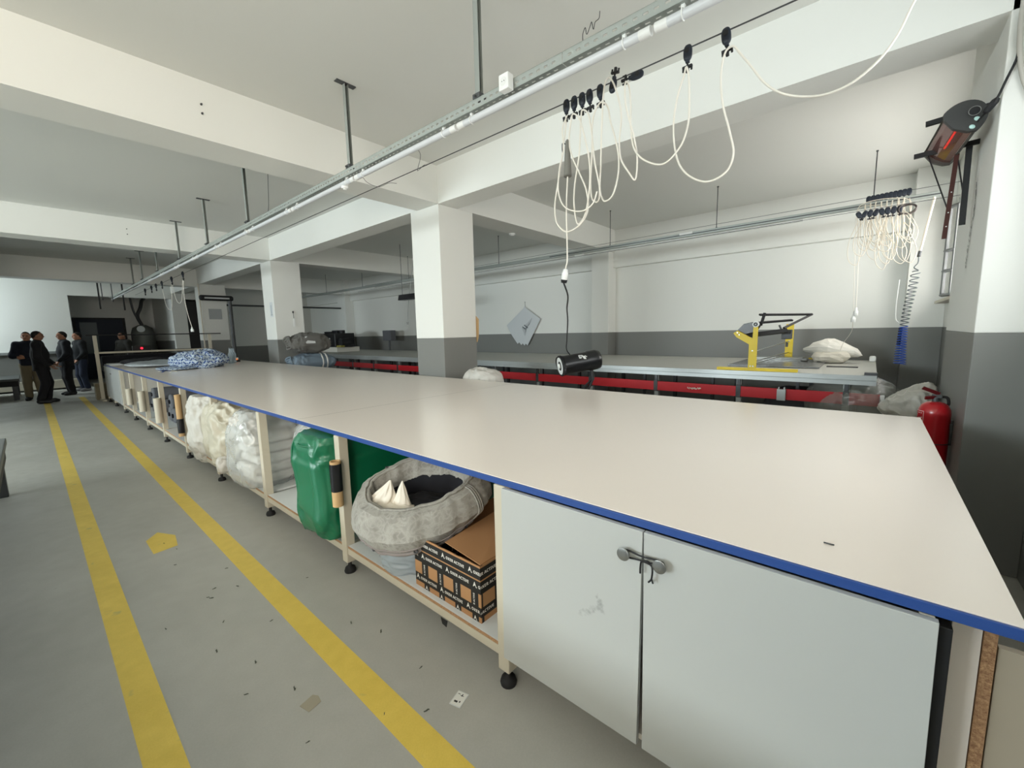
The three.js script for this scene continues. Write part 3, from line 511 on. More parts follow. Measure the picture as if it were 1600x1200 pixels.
{
  const loopPath = [[.045, 2.7, -2.3], [0, 2.587, -2.29], [-.05, 2.513, -2.28], [-.129, 2.466, -2.29], [-.213, 2.463, -2.31], [-.293, 2.486, -2.32], [-.37, 2.519, -2.3], [-.437, 2.582, -2.29], [-.49, 2.664, -2.28], [-.545, 2.75, -2.285], [-.575, 2.79, -2.285], [-.6, 2.785, -2.285], [-.612, 2.76, -2.285], [-.623, 2.69, -2.29], [-.609, 2.557, -2.28], [-.575, 2.42, -2.29], [-.559, 2.323, -2.31], [-.581, 2.262, -2.32], [-.621, 2.225, -2.3], [-.674, 2.217, -2.29], [-.743, 2.253, -2.28], [-.802, 2.323, -2.29], [-.841, 2.433, -2.31], [-.852, 2.58, -2.32], [-.825, 2.685, -2.3], [-.795, 2.755, -2.29], [-.785, 2.785, -2.285], [-.776, 2.755, -2.29], [-.774, 2.656, -2.31], [-.78, 2.526, -2.32], [-.811, 2.42, -2.3], [-.889, 2.358, -2.29], [-.979, 2.392, -2.28], [-1.05, 2.47, -2.29], [-1.084, 2.586, -2.31], [-1.094, 2.741, -2.32], [-1.096, 2.82, -2.3], [-1.103, 2.835, -2.28], [-1.1, 2.728, -2.27], [-1.079, 2.627, -2.28], [-1.061, 2.545, -2.3], [-1.045, 2.427, -2.31], [-1.049, 2.315, -2.29], [-1.075, 2.353, -2.28], [-1.121, 2.436, -2.27], [-1.138, 2.539, -2.28], [-1.138, 2.686, -2.3], [-1.155, 2.795, -2.28], [-1.178, 2.861, -2.265], [-1.2, 2.885, -2.265], [-1.222, 2.87, -2.27], [-1.243, 2.645, -2.27], [-1.265, 2.448, -2.3], [-1.273, 2.309, -2.31], [-1.233, 2.242, -2.29], [-1.183, 2.254, -2.28], [-1.143, 2.34, -2.27], [-1.141, 2.445, -2.28], [-1.176, 2.58, -2.3], [-1.21, 2.679, -2.31], [-1.225, 2.76, -2.3], [-1.25, 2.785, -2.285], [-1.275, 2.775, -2.285], [-1.31, 2.72, -2.29], [-1.329, 2.537, -2.31], [-1.343, 2.361, -2.32], [-1.318, 2.271, -2.3], [-1.278, 2.249, -2.29], [-1.26, 2.304, -2.28], [-1.287, 2.466, -2.27], [-1.32, 2.642, -2.29], [-1.345, 2.76, -2.285], [-1.38, 2.785, -2.285], [-1.393, 2.727, -2.29], [-1.398, 2.547, -2.28], [-1.436, 2.376, -2.29], [-1.454, 2.272, -2.31], [-1.433, 2.155, -2.32], [-1.379, 2.179, -2.3], [-1.329, 2.279, -2.27], [-1.315, 2.453, -2.26], [-1.365, 2.66, -2.27], [-1.41, 2.76, -2.285], [-1.445, 2.785, -2.285], [-1.464, 2.74, -2.29], [-1.476, 2.645, -2.29], [-1.448, 2.543, -2.28], [-1.391, 2.432, -2.27], [-1.354, 2.325, -2.29], [-1.364, 2.218, -2.32], [-1.411, 2.14, -2.3], [-1.498, 2.115, -2.29], [-1.559, 2.17, -2.28], [-1.585, 2.275, -2.29], [-1.572, 2.432, -2.31], [-1.54, 2.619, -2.32], [-1.505, 2.75, -2.3], [-1.494, 2.79, -2.285]];
  const loop2 = [[-1.486, 2.79, -2.285], [-1.509, 2.722, -2.27], [-1.5, 2.59, -2.265], [-1.525, 2.497, -2.26], [-1.536, 2.357, -2.26], [-1.499, 2.265, -2.26], [-1.429, 2.221, -2.26], [-1.348, 2.209, -2.26], [-1.292, 2.237, -2.26], [-1.263, 2.296, -2.255]];
  const a = [[.52, 3.05, -2.3], [.3, 2.98, -2.3], [.14, 2.86, -2.3]];
  tag(obj('power_cable', tube([...a, ...loopPath], .0048, 1500, 7), M.cable), 'cream power cable hanging in long loops from the black trolleys', 'cable');
  tag(obj('power_cable', [tube(loop2, .0045, 160, 7), tube([[-1.487, 2.44, -2.29], [-1.497, 2.276, -2.29], [-1.494, 2.044, -2.29], [-1.495, 1.926, -2.29], [-1.505, 1.9, -2.292], [-1.512, 1.87, -2.295]], .0045, 60, 7)], M.cable), 'cream cable dropping straight down from the grey cone to the white plug', 'cable');
  const c = thing('cable_weight', 'grey cone-shaped sleeve on the cream cables below the leftmost trolley', 'sleeve', [-1.487, 2.441, -2.29]);
  obj('cone', lathe([[.0, .0], [.024, 0], [.0245, .01], [.016, .16], [.013, .205], [.005, .215]], 22), std('#77766f', .6), c); obj('hook', tube([[-.012, .19, .006], [-.03, .2, .008], [-.032, .16, .01], [-.026, .14, .012]], .003, 20), M.steelDark, c);
  const p = thing('cable_connector', 'white plug connector where the cream cable meets the black cable', 'plug', [-1.527, 1.803, -2.3]);
  const q = new THREE.Quaternion().setFromUnitVectors(V(0, 1, 0), V(.2, .95, .05).normalize()); p.quaternion.copy(q);
  obj('socket', lathe([[0, .02], [.02, .02], [.021, .06], [.016, .068], [.0145, .082], [.006, .088], [0, .088]], 20), M.white, p); obj('plug', lathe([[0, -.004], [.018, 0], [.021, .018], [.02, .02], [0, .02]], 20), M.black, p);
  tag(obj('power_cable', tube([[-1.527, 1.80, -2.3], [-1.522, 1.775, -2.31], [-1.562, 1.73, -2.4], [-1.70, 1.66, -2.6], [-1.857, 1.58, -2.85], [-2.16, 1.416, -3.3], [-2.36, 1.30, -3.6], [-2.44, 1.24, -3.78]], .0055, 90, 8), M.black), 'black power cable running from the white plug to the black cylindrical machine', 'cable');
}
// ---------------------------------------------------------------- black cylindrical machine on a stand behind the table
{
  const t = thing('cylinder_machine', 'black cylindrical machine with a white ring on its end, on a stand behind the table', 'machine', [-2.37, 0, -3.86]);
  const u = V(.6, .14, -.79).normalize(), Lp = V(-.16, 1.115, .13), pt = (k) => Lp.clone().addScaledVector(u, k).toArray(), A = pt(.02), B = pt(.6);
  obj('body', along(lathe([[0, 0], [.10, 0], [.108, .012], [.104, .03], [.104, .28], [.11, .29], [.11, .38], [.1, .425], [.06, .445], [0, .448]], 40), A, B), M.blackGloss, t);
  const e = obj('end_plate', along(prism([...Array(36)].map((_, i) => { const a = i / 36 * Math.PI * 2, r = .112 + .034 * Math.max(0, Math.cos(2 * a + .6)) ** 2; return [r * Math.cos(a), r * Math.sin(a)]; }), .018, .002).rotateX(-Math.PI / 2), pt(0), B), M.black, t);
  obj('ring', along(new THREE.RingGeometry(.05, .094, 40).rotateX(Math.PI / 2).translate(0, -.0035, 0), pt(0), B), std('#dfe3e2', .4, { side: THREE.DoubleSide }), e).userData.label = 'white ring';
  obj('hub', along(lathe([[0, -.022], [.024, -.02], [.03, -.002], [0, 0]], 20), pt(0), B), M.white, e);
  const lab = canvas(128, 96, (x) => { x.clearRect(0, 0, 128, 96); x.fillStyle = '#151515'; x.fillRect(0, 0, 128, 96); x.fillStyle = '#d9dcda'; x.fillRect(8, 28, 34, 50); x.fillStyle = '#151515'; x.fillRect(20, 42, 14, 20); x.fillStyle = '#d9dcda'; x.beginPath(); x.moveTo(42, 70); x.lineTo(70, 14); x.lineTo(104, 8); x.lineTo(98, 34); x.lineTo(112, 60); x.lineTo(80, 52); x.lineTo(60, 76); x.fill(); x.beginPath(); x.arc(114, 40, 8, 0, 7); x.fill(); });
  const lg = along(new THREE.CylinderGeometry(.1055, .1055, .10, 14, 1, true, -.2, .84).translate(0, .22, 0), A, B);
  { const u = lg.attributes.uv; for (let i = 0; i < u.count; i++) { const a = u.getX(i), b = u.getY(i); u.setXY(i, b, a); } }
  obj('label', lg, std('#ffffff', .5, { map: lab }), t, true);
  obj('stand', [rod([.06, 1.08, -.15], [.08, .95, -.15], .02), rod([.08, .96, -.15], [.0, .55, .05], .014), rod([.0, .55, .05], [-.12, 0, .12], .014), rod([.08, .97, -.15], [-.06, .8, -.05], .01), rod([.0, .55, .05], [.2, 0, .02], .014), rod([.0, .55, .05], [.0, 0, -.18], .014)], M.black, t);
}

// ================================================================ SECOND TABLE AND ITS RAIL
const T2 = .945, Z2 = -5.8, LEG2 = [...Array(14)].map((_, i) => -.17 - i * 1.07);
{
  const t = thing('spreading_table', 'long grey-topped table with an aluminium edge and red rail along the back wall', 'table');
  obj('tabletop', rb(-15.2, .075, T2 - .02, T2, -8.24, Z2 - .022, .002), M.tableGrey, t);
  obj('edge_profile', [rb(-15.2, .075, T2 - .052, T2 + .002, Z2 - .022, Z2, .002), rb(-15.2, .075, T2 - .105, T2 - .056, Z2 - .026, Z2 - .006, .002), bx(-15.2, .075, T2 - .1, T2 - .05, Z2 - .03, Z2 - .02)], M.alu, t);
  obj('corner_block', rb(-.03, .078, T2 - .02, T2 + .03, Z2 - .12, Z2 - .02, .004), M.steelDark, t); 
  obj('red_rail', rb(-15.2, .11, .615, .745, Z2 - .06, Z2 - .035, .003), M.redRail, t);
  for (const x of LEG2) {
    obj('leg', rb(x - .03, x + .03, 0, T2 - .1, Z2 - .13, Z2 - .065, .003), M.alu, t);
    obj('leg', rb(x - .03 - .5, x + .03 - .5, 0, T2 - .02, -8.1, -8.04, .003), M.steelDark, t);
    obj('rail_bracket', [rb(x - .028, x + .028, .6, .76, Z2 - .066, Z2 - .03, .003), rb(x - .02, x + .02, .76, T2 - .1, Z2 - .06, Z2 - .04, .002)], M.steelDark, t);
    obj('brace', rod([x - .02, .12, Z2 - .1], [x - .5, .12, -8.07], .015), M.steelDark, t);
    obj('inner_leg', rb(x - .56, x - .52, 0, T2 - .02, -6.75, -6.71, .002), M.steelDark, t);
  }
  obj('rail_end', rb(.112, .15, .62, .74, Z2 - .065, Z2 - .03, .006), M.lampCap, t).userData.label = 'pale end cap of the red rail';
  const st = canvas(256, 64, (x) => { x.fillStyle = '#c01a26'; x.fillRect(0, 0, 256, 64); x.fillStyle = '#d9d4c8'; for (let i = 0; i < 40; i++) x.fillRect(10 + rnd() * 220, 14 + rnd() * 30, 6 + rnd() * 26, 4 + rnd() * 10); });
  const g = new THREE.PlaneGeometry(.2, .05).translate(-1.78, .68, Z2 - .034); obj('sticker', g, std('#ffffff', .7, { map: st }), t, true).userData.label = 'torn pale sticker on the red rail';
  const s = thing('junction_box', 'small grey box clamped on the red rail', 'box', [-.77, .685, Z2 - .03]); obj('housing', rb(-.045, .045, -.075, .06, 0, .045, .004), M.alu, s); obj('clip', [rb(-.035, -.02, .06, .085, .0, .03, .002), rb(.02, .035, .06, .085, .0, .03, .002)], M.alu, s);
  tag(obj('end_guard', rb(.0, .075, T2 + .001, T2 + .075, -8.2, -7.95, .02, 3), M.white), 'small white lump at the far right corner of the grey table', 'guard');
}
// the yellow end-cutter frame on the second table
{
  const t = thing('fabric_cutter', 'yellow-framed fabric end cutter with black arms on the grey table', 'machine', [-1.06, T2, Z2 - .07]);
  const post = [[-.085, .03], [.0, .03], [.0, .54], [-.035, .56], [-.045, .54], [-.05, .40], [-.22, .5], [-.265, .47], [-.23, .42], [-.085, .33]];
  obj('base_bar', rb(-.45, .43, 0, .035, -.04, .01, .003), M.yellowPaint, t);
  const p1 = obj('post', prism(post, .022, .002), M.yellowPaint, t);
  obj('bolt', [[-.045, .25], [-.2, .45], [-.22, .475], [-.06, .06], [-.03, .06]].map(([x, y]) => new THREE.CylinderGeometry(.008, .008, .012, 10).rotateX(Math.PI / 2).translate(x, y, .026)), M.chrome, p1);
  obj('base_bar', rb(-.45, .43, 0, .035, -2.14, -2.09, .003), M.yellowPaint, t);
  const p2 = obj('post', prism([[.02, .03], [.12, .03], [.12, .57], [.02, .57]], .022, .002).translate(0, 0, -2.1), M.yellowPaint, t);
  obj('bolt', new THREE.CylinderGeometry(.012, .012, .012, 10).rotateX(Math.PI / 2).translate(.07, .3, -2.074), M.chrome, p2);
  obj('pivot', new THREE.CylinderGeometry(.036, .036, .03, 24).rotateX(Math.PI / 2).translate(-.022, .575, .02), M.white, t); obj('pivot_hole', new THREE.TorusGeometry(.016, .008, 8, 18).translate(-.022, .575, .037), M.steelDark, t);
  obj('blade_cover', prism([[-.23, .5], [-.16, .58], [-.03, .605], [.02, .56], [-.02, .49], [-.16, .45]], .03, .004).translate(0, 0, -.05), M.blackGloss, t);
  for (const g of [bar([-.17, .43, -.02], [.27, .49, -.25], .05, .03), bar([-.03, .59, -.02], [.26, .62, -.7], .03, .02), bar([.0, .69, -.06], [.45, .69, -.9], .028, .02), bar([.02, .56, -.04], [.05, .71, -.08], .03, .02), bar([.45, .69, -.9], [.2, .52, -.5], .03, .025)]) obj('arm', g, M.black, t);
  obj('blade_head', [rb(.19, .30, .38, .50, -.5, -.4, .01), rod([.25, .34, -.45], [.25, .28, -.45], .014), rod([.16, .56, -.42], [.2, .47, -.42], .012)], M.steelDark, t);
  for (const g of [rod([-.02, .24, .0], [.06, .3, -2.08], .007), rod([-.02, .12, .0], [.06, .12, -2.08], .009), rod([-.02, .09, .0], [.02, .07, -2.08], .006)]) obj('tie_rod', g, M.chrome, t);
  const pl = tag(obj('metal_plate', rb(-1.52, -.47, T2 + .005, T2 + .022, -8.0, -6.45, .002), phys({ color: '#77787a', roughness: .25, metalness: .6 })), 'dark grey metal sheet lying under the yellow cutter frame', 'plate');
  const s = thing('plate_stack', 'shiny thin metal strips stacked behind the yellow cutter post', 'metal strips', [-.95, T2 + .022, -7.55]);
  for (let i = 0; i < 4; i++) obj('strip', rb(-.42 + rr(-.04, .06), .18 + rr(-.05, .08), .001 + i * .012, .010 + i * .012, -.18, .16 - i * .04, .002), M.chrome, s);
  const sl = tag(obj('slat', rb(-.42, -.1, T2, T2 + .01, -6.9, -6.8, .002), M.black), 'thin black slat on the grey table right of the cutter', 'slat');
  const b = thing('paper_bag', 'crumpled white bag lying on the metal sheet right of the yellow cutter', 'bag', [-.42, T2 + .045, -7.6]);
  const crumple = (g) => { const q = g.toNonIndexed(); q.deleteAttribute('normal'); q.computeVertexNormals(); return q; };
  obj('bag_body', crumple(blob(.34, .1, .19, { e1: 1, e2: 1.2, amp: .05, freq: 4, crease: 1.2, s: 87, nu: 18, nv: 9, shape: (X, Y, Z) => [X, Y * (1.2 - 1 * Math.abs(X)) + .14 - .26 * Math.max(0, X - .08) - .1 * Math.max(0, -X - .2), Z * (1 - .3 * Math.abs(X))] })), std('#e6e3da', .7), b);
  obj('crumpled_end', crumple(blob(.2, .06, .12, { amp: .04, freq: 7, crease: 1.1, s: 91, nu: 16, nv: 8 }).translate(0, .05, .1)), std('#d3cdbf', .7), b);
}
// clear bags around the end of the second table
{
  const b = thing('plastic_bag', 'large clear plastic bag hanging around the end of the red rail', 'bag', [-.12, .55, -6.15]);
  obj('film', blob(.42, .34, .34, { e1: .8, e2: .8, amp: .03, freq: 4, crease: 1, s: 101, nu: 130, nv: 90 }), phys({ color: '#dfe0da', roughness: .25, transmission: .8, thickness: 0, side: THREE.DoubleSide }), b);
  tag(obj('plastic_bag', blob(.16, .2, .18, { e1: .8, e2: 1, amp: .03, freq: 6, crease: 1.3, s: 111, shape: (X, Y, Z) => [X, Y * Math.max(.25, .75 + X * 3.2), Z] }).translate(.27, .8, -4.72), phys({ color: '#cfccc2', roughness: .4, transmission: .35, thickness: 0, side: THREE.DoubleSide })), 'crumpled pale plastic bag beside the red fire extinguisher', 'bag');
  tag(obj('plastic_bag', blob(.25, .2, .2, { e1: .8, e2: .8, amp: .03, freq: 4, crease: 1.1, s: 117, nu: 110, nv: 80 }).translate(-3.83, .82, -3.86), M.milky), 'crumpled white plastic bag between the near column and the cutting table', 'bag');
  const c = thing('carton', 'brown carton with the crumpled bag on it behind the table', 'box', [-3.85, 0, -3.88]); obj('carton_body', rb(-.22, .22, 0, .62, -.2, .2, .004), M.kraft, c); obj('tape', bx(-.222, .222, .619, .6212, -.025, .025), M.whiteFabric, c);
  const d = thing('fabric_bale', 'dark wrapped bale under the near end of the red-railed table', 'bale', [-.6, 0, -7.1]); obj('wrapping', blob(.5, .3, .5, { e1: .5, e2: .5, amp: .03, s: 121 }).translate(0, .3, 0), M.greyFabric, d);
}
// ================================================================ FIRE EXTINGUISHER
{
  const t = thing('fire_extinguisher', 'red fire extinguisher with a white-bordered label hung on the grey pillar', 'extinguisher', [.362, .48, -4.0]);
  obj('cylinder', lathe([[0, 0], [.07, .003], [.081, .012], [.082, .03], [.082, .40], [.079, .43], [.066, .458], [.045, .475], [.022, .482], [0, .482]], 48), phys({ color: '#b50d1b', roughness: .3, clearcoat: .6, clearcoatRoughness: .15 }), t);
  const lt = canvas(256, 320, (x) => { x.fillStyle = '#b50d1b'; x.fillRect(0, 0, 256, 320); x.strokeStyle = '#f0d6d4'; x.lineWidth = 8; x.strokeRect(6, 6, 244, 308); x.fillStyle = '#ead9d4'; for (let i = 0; i < 10; i++) for (let k = 0; k < 5; k++) if (rnd() > .25) x.fillRect(24 + k * 42, 26 + i * 29, 30 * rr(.5, 1.1), 12); });
  obj('label', new THREE.CylinderGeometry(.0826, .0826, .17, 20, 1, true, -1.78, 1.05).translate(0, .335, 0), std('#ffffff', .4, { map: lt }), t, true);
  const v = obj('valve', [cyl(.018, .018, .03, 0, .478, 0), rb(-.02, .03, .505, .53, -.016, .016, .004)], M.steelDark, t);
  obj('handle', [bar([.02, .515, 0], [-.055, .505, .03], .022, .01), bar([.015, .535, 0], [-.07, .575, .035], .022, .01)], std('#5e1216', .5), t);
  obj('hose', tube([[.025, .515, 0], [.055, .51, -.01], [.066, .47, -.02], [.06, .44, -.05], [.05, .3, -.075], [.05, .1, -.08]], .009, 50), M.rubber, t);
  obj('wall_bracket', [rb(.06, .093, .3, .34, -.03, .03, .003), new THREE.TorusGeometry(.084, .003, 6, 40).rotateX(Math.PI / 2).translate(0, .2, 0), rb(.08, .093, .19, .36, -.02, .02, .002)], M.steelDark, t);
}
// ================================================================ INFRARED HEATER ON THE PILLAR
{
  const t = thing('infrared_heater', 'grey infrared wall heater with a glowing red element, high on the right pillar', 'heater', [.312, 2.665, -3.74]);
  const end = [-.05, -.03, -.58];
  const prof = []; for (let i = 0; i <= 20; i++) { const a = (-.04 + 1.08 * i / 20) * Math.PI; prof.push([.09 * Math.cos(a), .102 * Math.sin(a)]); }
  const turn = new THREE.Quaternion().setFromUnitVectors(V(0, 0, -1), V(...end).normalize()).multiply(new THREE.Quaternion().setFromAxisAngle(V(0, 0, 1), -.72));
  const R = (g) => g.applyQuaternion(turn);
  const D = -Math.hypot(...end);
  // shell: open trough whose mouth looks down and to the left
  const ring = prof.map(([x, y]) => [x, y + .02]), inner = prof.map(([x, y]) => [x * .93, y * .93 + .02]).reverse();
  const shell = (z0, z1, m, name, outl) => obj(name, R(prism(outl, z1 - z0, 0).translate(0, 0, z0)), m, t);
  shell(D + .02, -.03, std('#4c4a46', .5, { metalness: .3 }), 'housing', [...ring, ...inner]);
  const refl = prof.map(([x, y]) => [x * .9, y * .82 + .02]), refl2 = prof.map(([x, y]) => [x * .87, y * .79 + .02]).reverse();
  shell(D + .04, -.05, std('#a9a29a', .25, { metalness: .9 }), 'reflector', [...refl, ...refl2]);
  const capO = [...ring, [-.062, -.016], [.0, -.032], [.062, -.016]].reverse().map(([x, y]) => [x * 1.1, y * 1.06]);
  shell(-.03, .0, std('#3a3b3b', .45), 'end_cap', capO);
  shell(D, D + .025, std('#5b5954', .5), 'end_cap', capO.map(([x, y]) => [x * .93, y * .93]));
  obj('heating_element', R(along(new THREE.CylinderGeometry(.006, .006, -D - .1, 12).translate(0, -D / 2 - .05, 0), [0, .03, 0], [0, .03, -1]).translate(0, 0, -.02)), std('#5a0d06', .4, { emissive: '#ff2a12', emissiveIntensity: 4 }), t).userData.label = 'glowing red quartz element';
  obj('guard_glass', R(prism([[-.088, .015], [-.05, -.004], [0, -.01], [.05, -.004], [.088, .015], [.086, .017], [.048, -.001], [0, -.007], [-.048, -.001], [-.086, .017]], -D - .06).translate(0, 0, D + .03)), phys({ color: '#c79a90', roughness: .1, transmission: .8, thickness: 0 }), t);
  const fz = .0015;
  obj('dial', R(new THREE.CylinderGeometry(.024, .026, .008, 26).rotateX(Math.PI / 2).translate(.012, .075, .004)), M.black, t); obj('dial_ring', R(new THREE.TorusGeometry(.025, .002, 8, 30).translate(.012, .075, .008)), M.chrome, t);
  for (const [x, y] of [[.052, .05], [.066, .008]]) obj('button', R(new THREE.SphereGeometry(.014, 16, 10).scale(1, .8, .4).translate(x, y, .003)), M.mint ??= std('#bfe3de', .3), t);
  const l = new THREE.PointLight(0xff4a2a, .012); l.position.copy(V(0, .03, D / 2).applyQuaternion(turn).add(t.position)); l.shadow.radius = .2; l.castShadow = true; scene.add(l); l.name = 'heater_glow';
  const b = thing('heater_bracket', 'dark perforated steel bracket arms holding the infrared heater to the pillar', 'bracket', [0, 0, 0]);
  obj('arm', bar([.455, 2.80, -3.98], [.18, 2.785, -4.0], .03, .02), M.black, b); obj('arm', bar([.455, 2.665, -4.2], [.145, 2.65, -4.2], .03, .02), M.black, b);
  obj('hanging_bar', bar([.40, 2.62, -4.1], [.405, 2.13, -4.1], .03, .012), M.black, b);
  const h2 = obj('hanging_bar', bar([.352, 2.6, -4.15], [.332, 2.06, -4.15], .024, .008), std('#4a2018', .6), b);
  obj('hole', [.08, .17, .3].map((k) => { const y = 2.06 + k; return new THREE.CylinderGeometry(.004, .004, .0095, 8).rotateX(Math.PI / 2).translate(.333 + k * .037, y, -4.15); }), M.white, h2);
  obj('stay_wire', rod([.21, 2.66, -4.2], [.335, 2.25, -4.15], .004), M.black, b); obj('stay_wire', rod([.36, 2.56, -4.15], [.4, 2.3, -4.1], .004), M.black, b);
  tag(obj('power_cable', tube([[.38, 2.63, -3.68], [.43, 2.69, -3.6], [.464, 2.794, -3.6], [.492, 2.89, -3.6], [.49, 3.0, -3.605], [.5, 3.1, -3.605], [.56, 3.2, -3.605], [.6, 3.5, -3.605]], .006, 60), M.black), 'black cable climbing the pillar from the infrared heater', 'cable');
  tag(obj('plug', along(lathe([[0, 0], [.012, 0], [.017, .012], [.017, .06], [.01, .075], [0, .075]], 16), [.40, 2.655, -3.64], [.45, 2.72, -3.6]), M.black), 'black plug on the cable beside the infrared heater', 'plug');
  tag(obj('grey_hose', [tube([[.47, 3.6, -3.6], [.475, 3.4, -3.59], [.49, 3.2, -3.59], [.49, 3.05, -3.595], [.5, 2.9, -3.6], [.53, 2.75, -3.6], [.6, 2.6, -3.6], [.7, 2.55, -3.6]], .012, 60)], std('#bdbab2', .6)), 'pale grey conduit bending down the pillar at the top right corner', 'conduit');
  obj('scuff_mark', (() => { const g = new THREE.PlaneGeometry(.2, .55, 1, 1).rotateY(-Math.PI / 2); return g.translate(.4515, 2.12, -4.15); })(), std('#605d5a', .9, { transparent: true, alphaMap: canvas(128, 512, (x) => { x.fillStyle = '#000'; x.fillRect(0, 0, 128, 512); for (let i = 0; i < 700; i++) { const t = rnd(), cx = 64 + 20 * Math.sin(t * 5) + (t > .45 ? 0 : 16), w = t > .4 ? 22 : 8; x.fillStyle = `rgba(255,255,255,${.12 + rnd() * .3})`; x.beginPath(); x.ellipse(cx + rr(-w, w), t * 500, 1 + rnd() * 5, 3 + rnd() * 10, 0, 0, 7); x.fill(); } }) }), scene.getObjectByName('column_003') ?? scene, true);
}

// ================================================================ SECOND CABLE TRAY, ITS TROLLEYS AND THE AIR HOSE
const UZ = -7.05, UY = 2.935;
{
  const t = thing('cable_tray', 'galvanised cable tray hung over the grey second table', 'cable tray');
  trayParts(t, UZ - .03, UZ + .03, UY, UY + .06, -17, .5, 3.5, M.galv, false);
  obj('slot_band', bx(-5, .5, UY + .022, UY + .036, UZ + .03, UZ + .0308), M.steelDark, t);
  const h = thing('tray_hanger', 'thin threaded rod hanging the second tray', 'hanger', [0, 0, 0], 0, 'threaded rods of the cable tray over the grey table');
  obj('rod', rod([0, UY + .06, 0], [0, CEIL, 0], .006), M.steelDark, h); obj('nut', [cyl(.014, .014, .012, 0, UY + .06, 0, 6), cyl(.014, .014, .012, 0, CEIL - .012, 0, 6)], M.steelDark, h);
  const L = ['threaded rod of the second tray above the trolley cluster by the window', 'threaded rod of the second tray below the wide cream cable loop', 'threaded rod of the second tray nearest right of the near column beam', 'threaded rod of the second tray just right of the near column', 'threaded rod of the second tray just left of the near column', 'threaded rod of the second tray right of the middle column', 'threaded rod of the second tray hidden near the middle column'];
  [-.09, -1.9, -3.68, -6.4, -9.77, -12.2, -14.6].forEach((x, i) => { const o = i ? dup(h, [x, 0, UZ], 0, L[i]) : h; o.position.set(x, 0, UZ); o.userData.label = L[i]; });
  const g = 'white tube lights under the second tray';
  const u = thing('tube_light', 'unlit white tube light under the second tray', 'lamp', [-4.2, UY - .035, UZ + .06], 0, g);
  obj('tube', along(new THREE.CylinderGeometry(.018, .018, 3.4, 12).translate(0, 1.7, 0), [0, 0, 0], [1, 0, 0]), std('#c9cbc8', .4), u); obj('end_cap', along(new THREE.CylinderGeometry(.02, .02, .05, 12), [0, 0, 0], [1, 0, 0]), M.lampCap, u);
  dup(u, [-.7 - 7.1, UY - .035, UZ + .06], 0, 'unlit white tube light under the second tray, left of the near column'); dup(u, [-11.4, UY - .035, UZ + .06], 0, 'unlit white tube light under the second tray, right of the middle column');
  u.userData.label = 'unlit white tube light under the second tray, right of the near column';
  tag(obj('fitting', rb(-2.44, -2.24, UY + .03, UY + .062, UZ + .031, UZ + .05, .004), M.white), 'small white box on the side of the second cable tray', 'fitting');
  for (const [y, z, l] of [[3.06, UZ + .02, 'upper tensioned wire carrying the trolley cluster by the window'], [2.86, UZ + .28, 'lower tensioned wire below the second cable tray']]) tag(obj('tensioned_wire', rod([-12, y - .06, z], [XR, y, z], .003, 6), M.steelDark), l, 'wire');
}
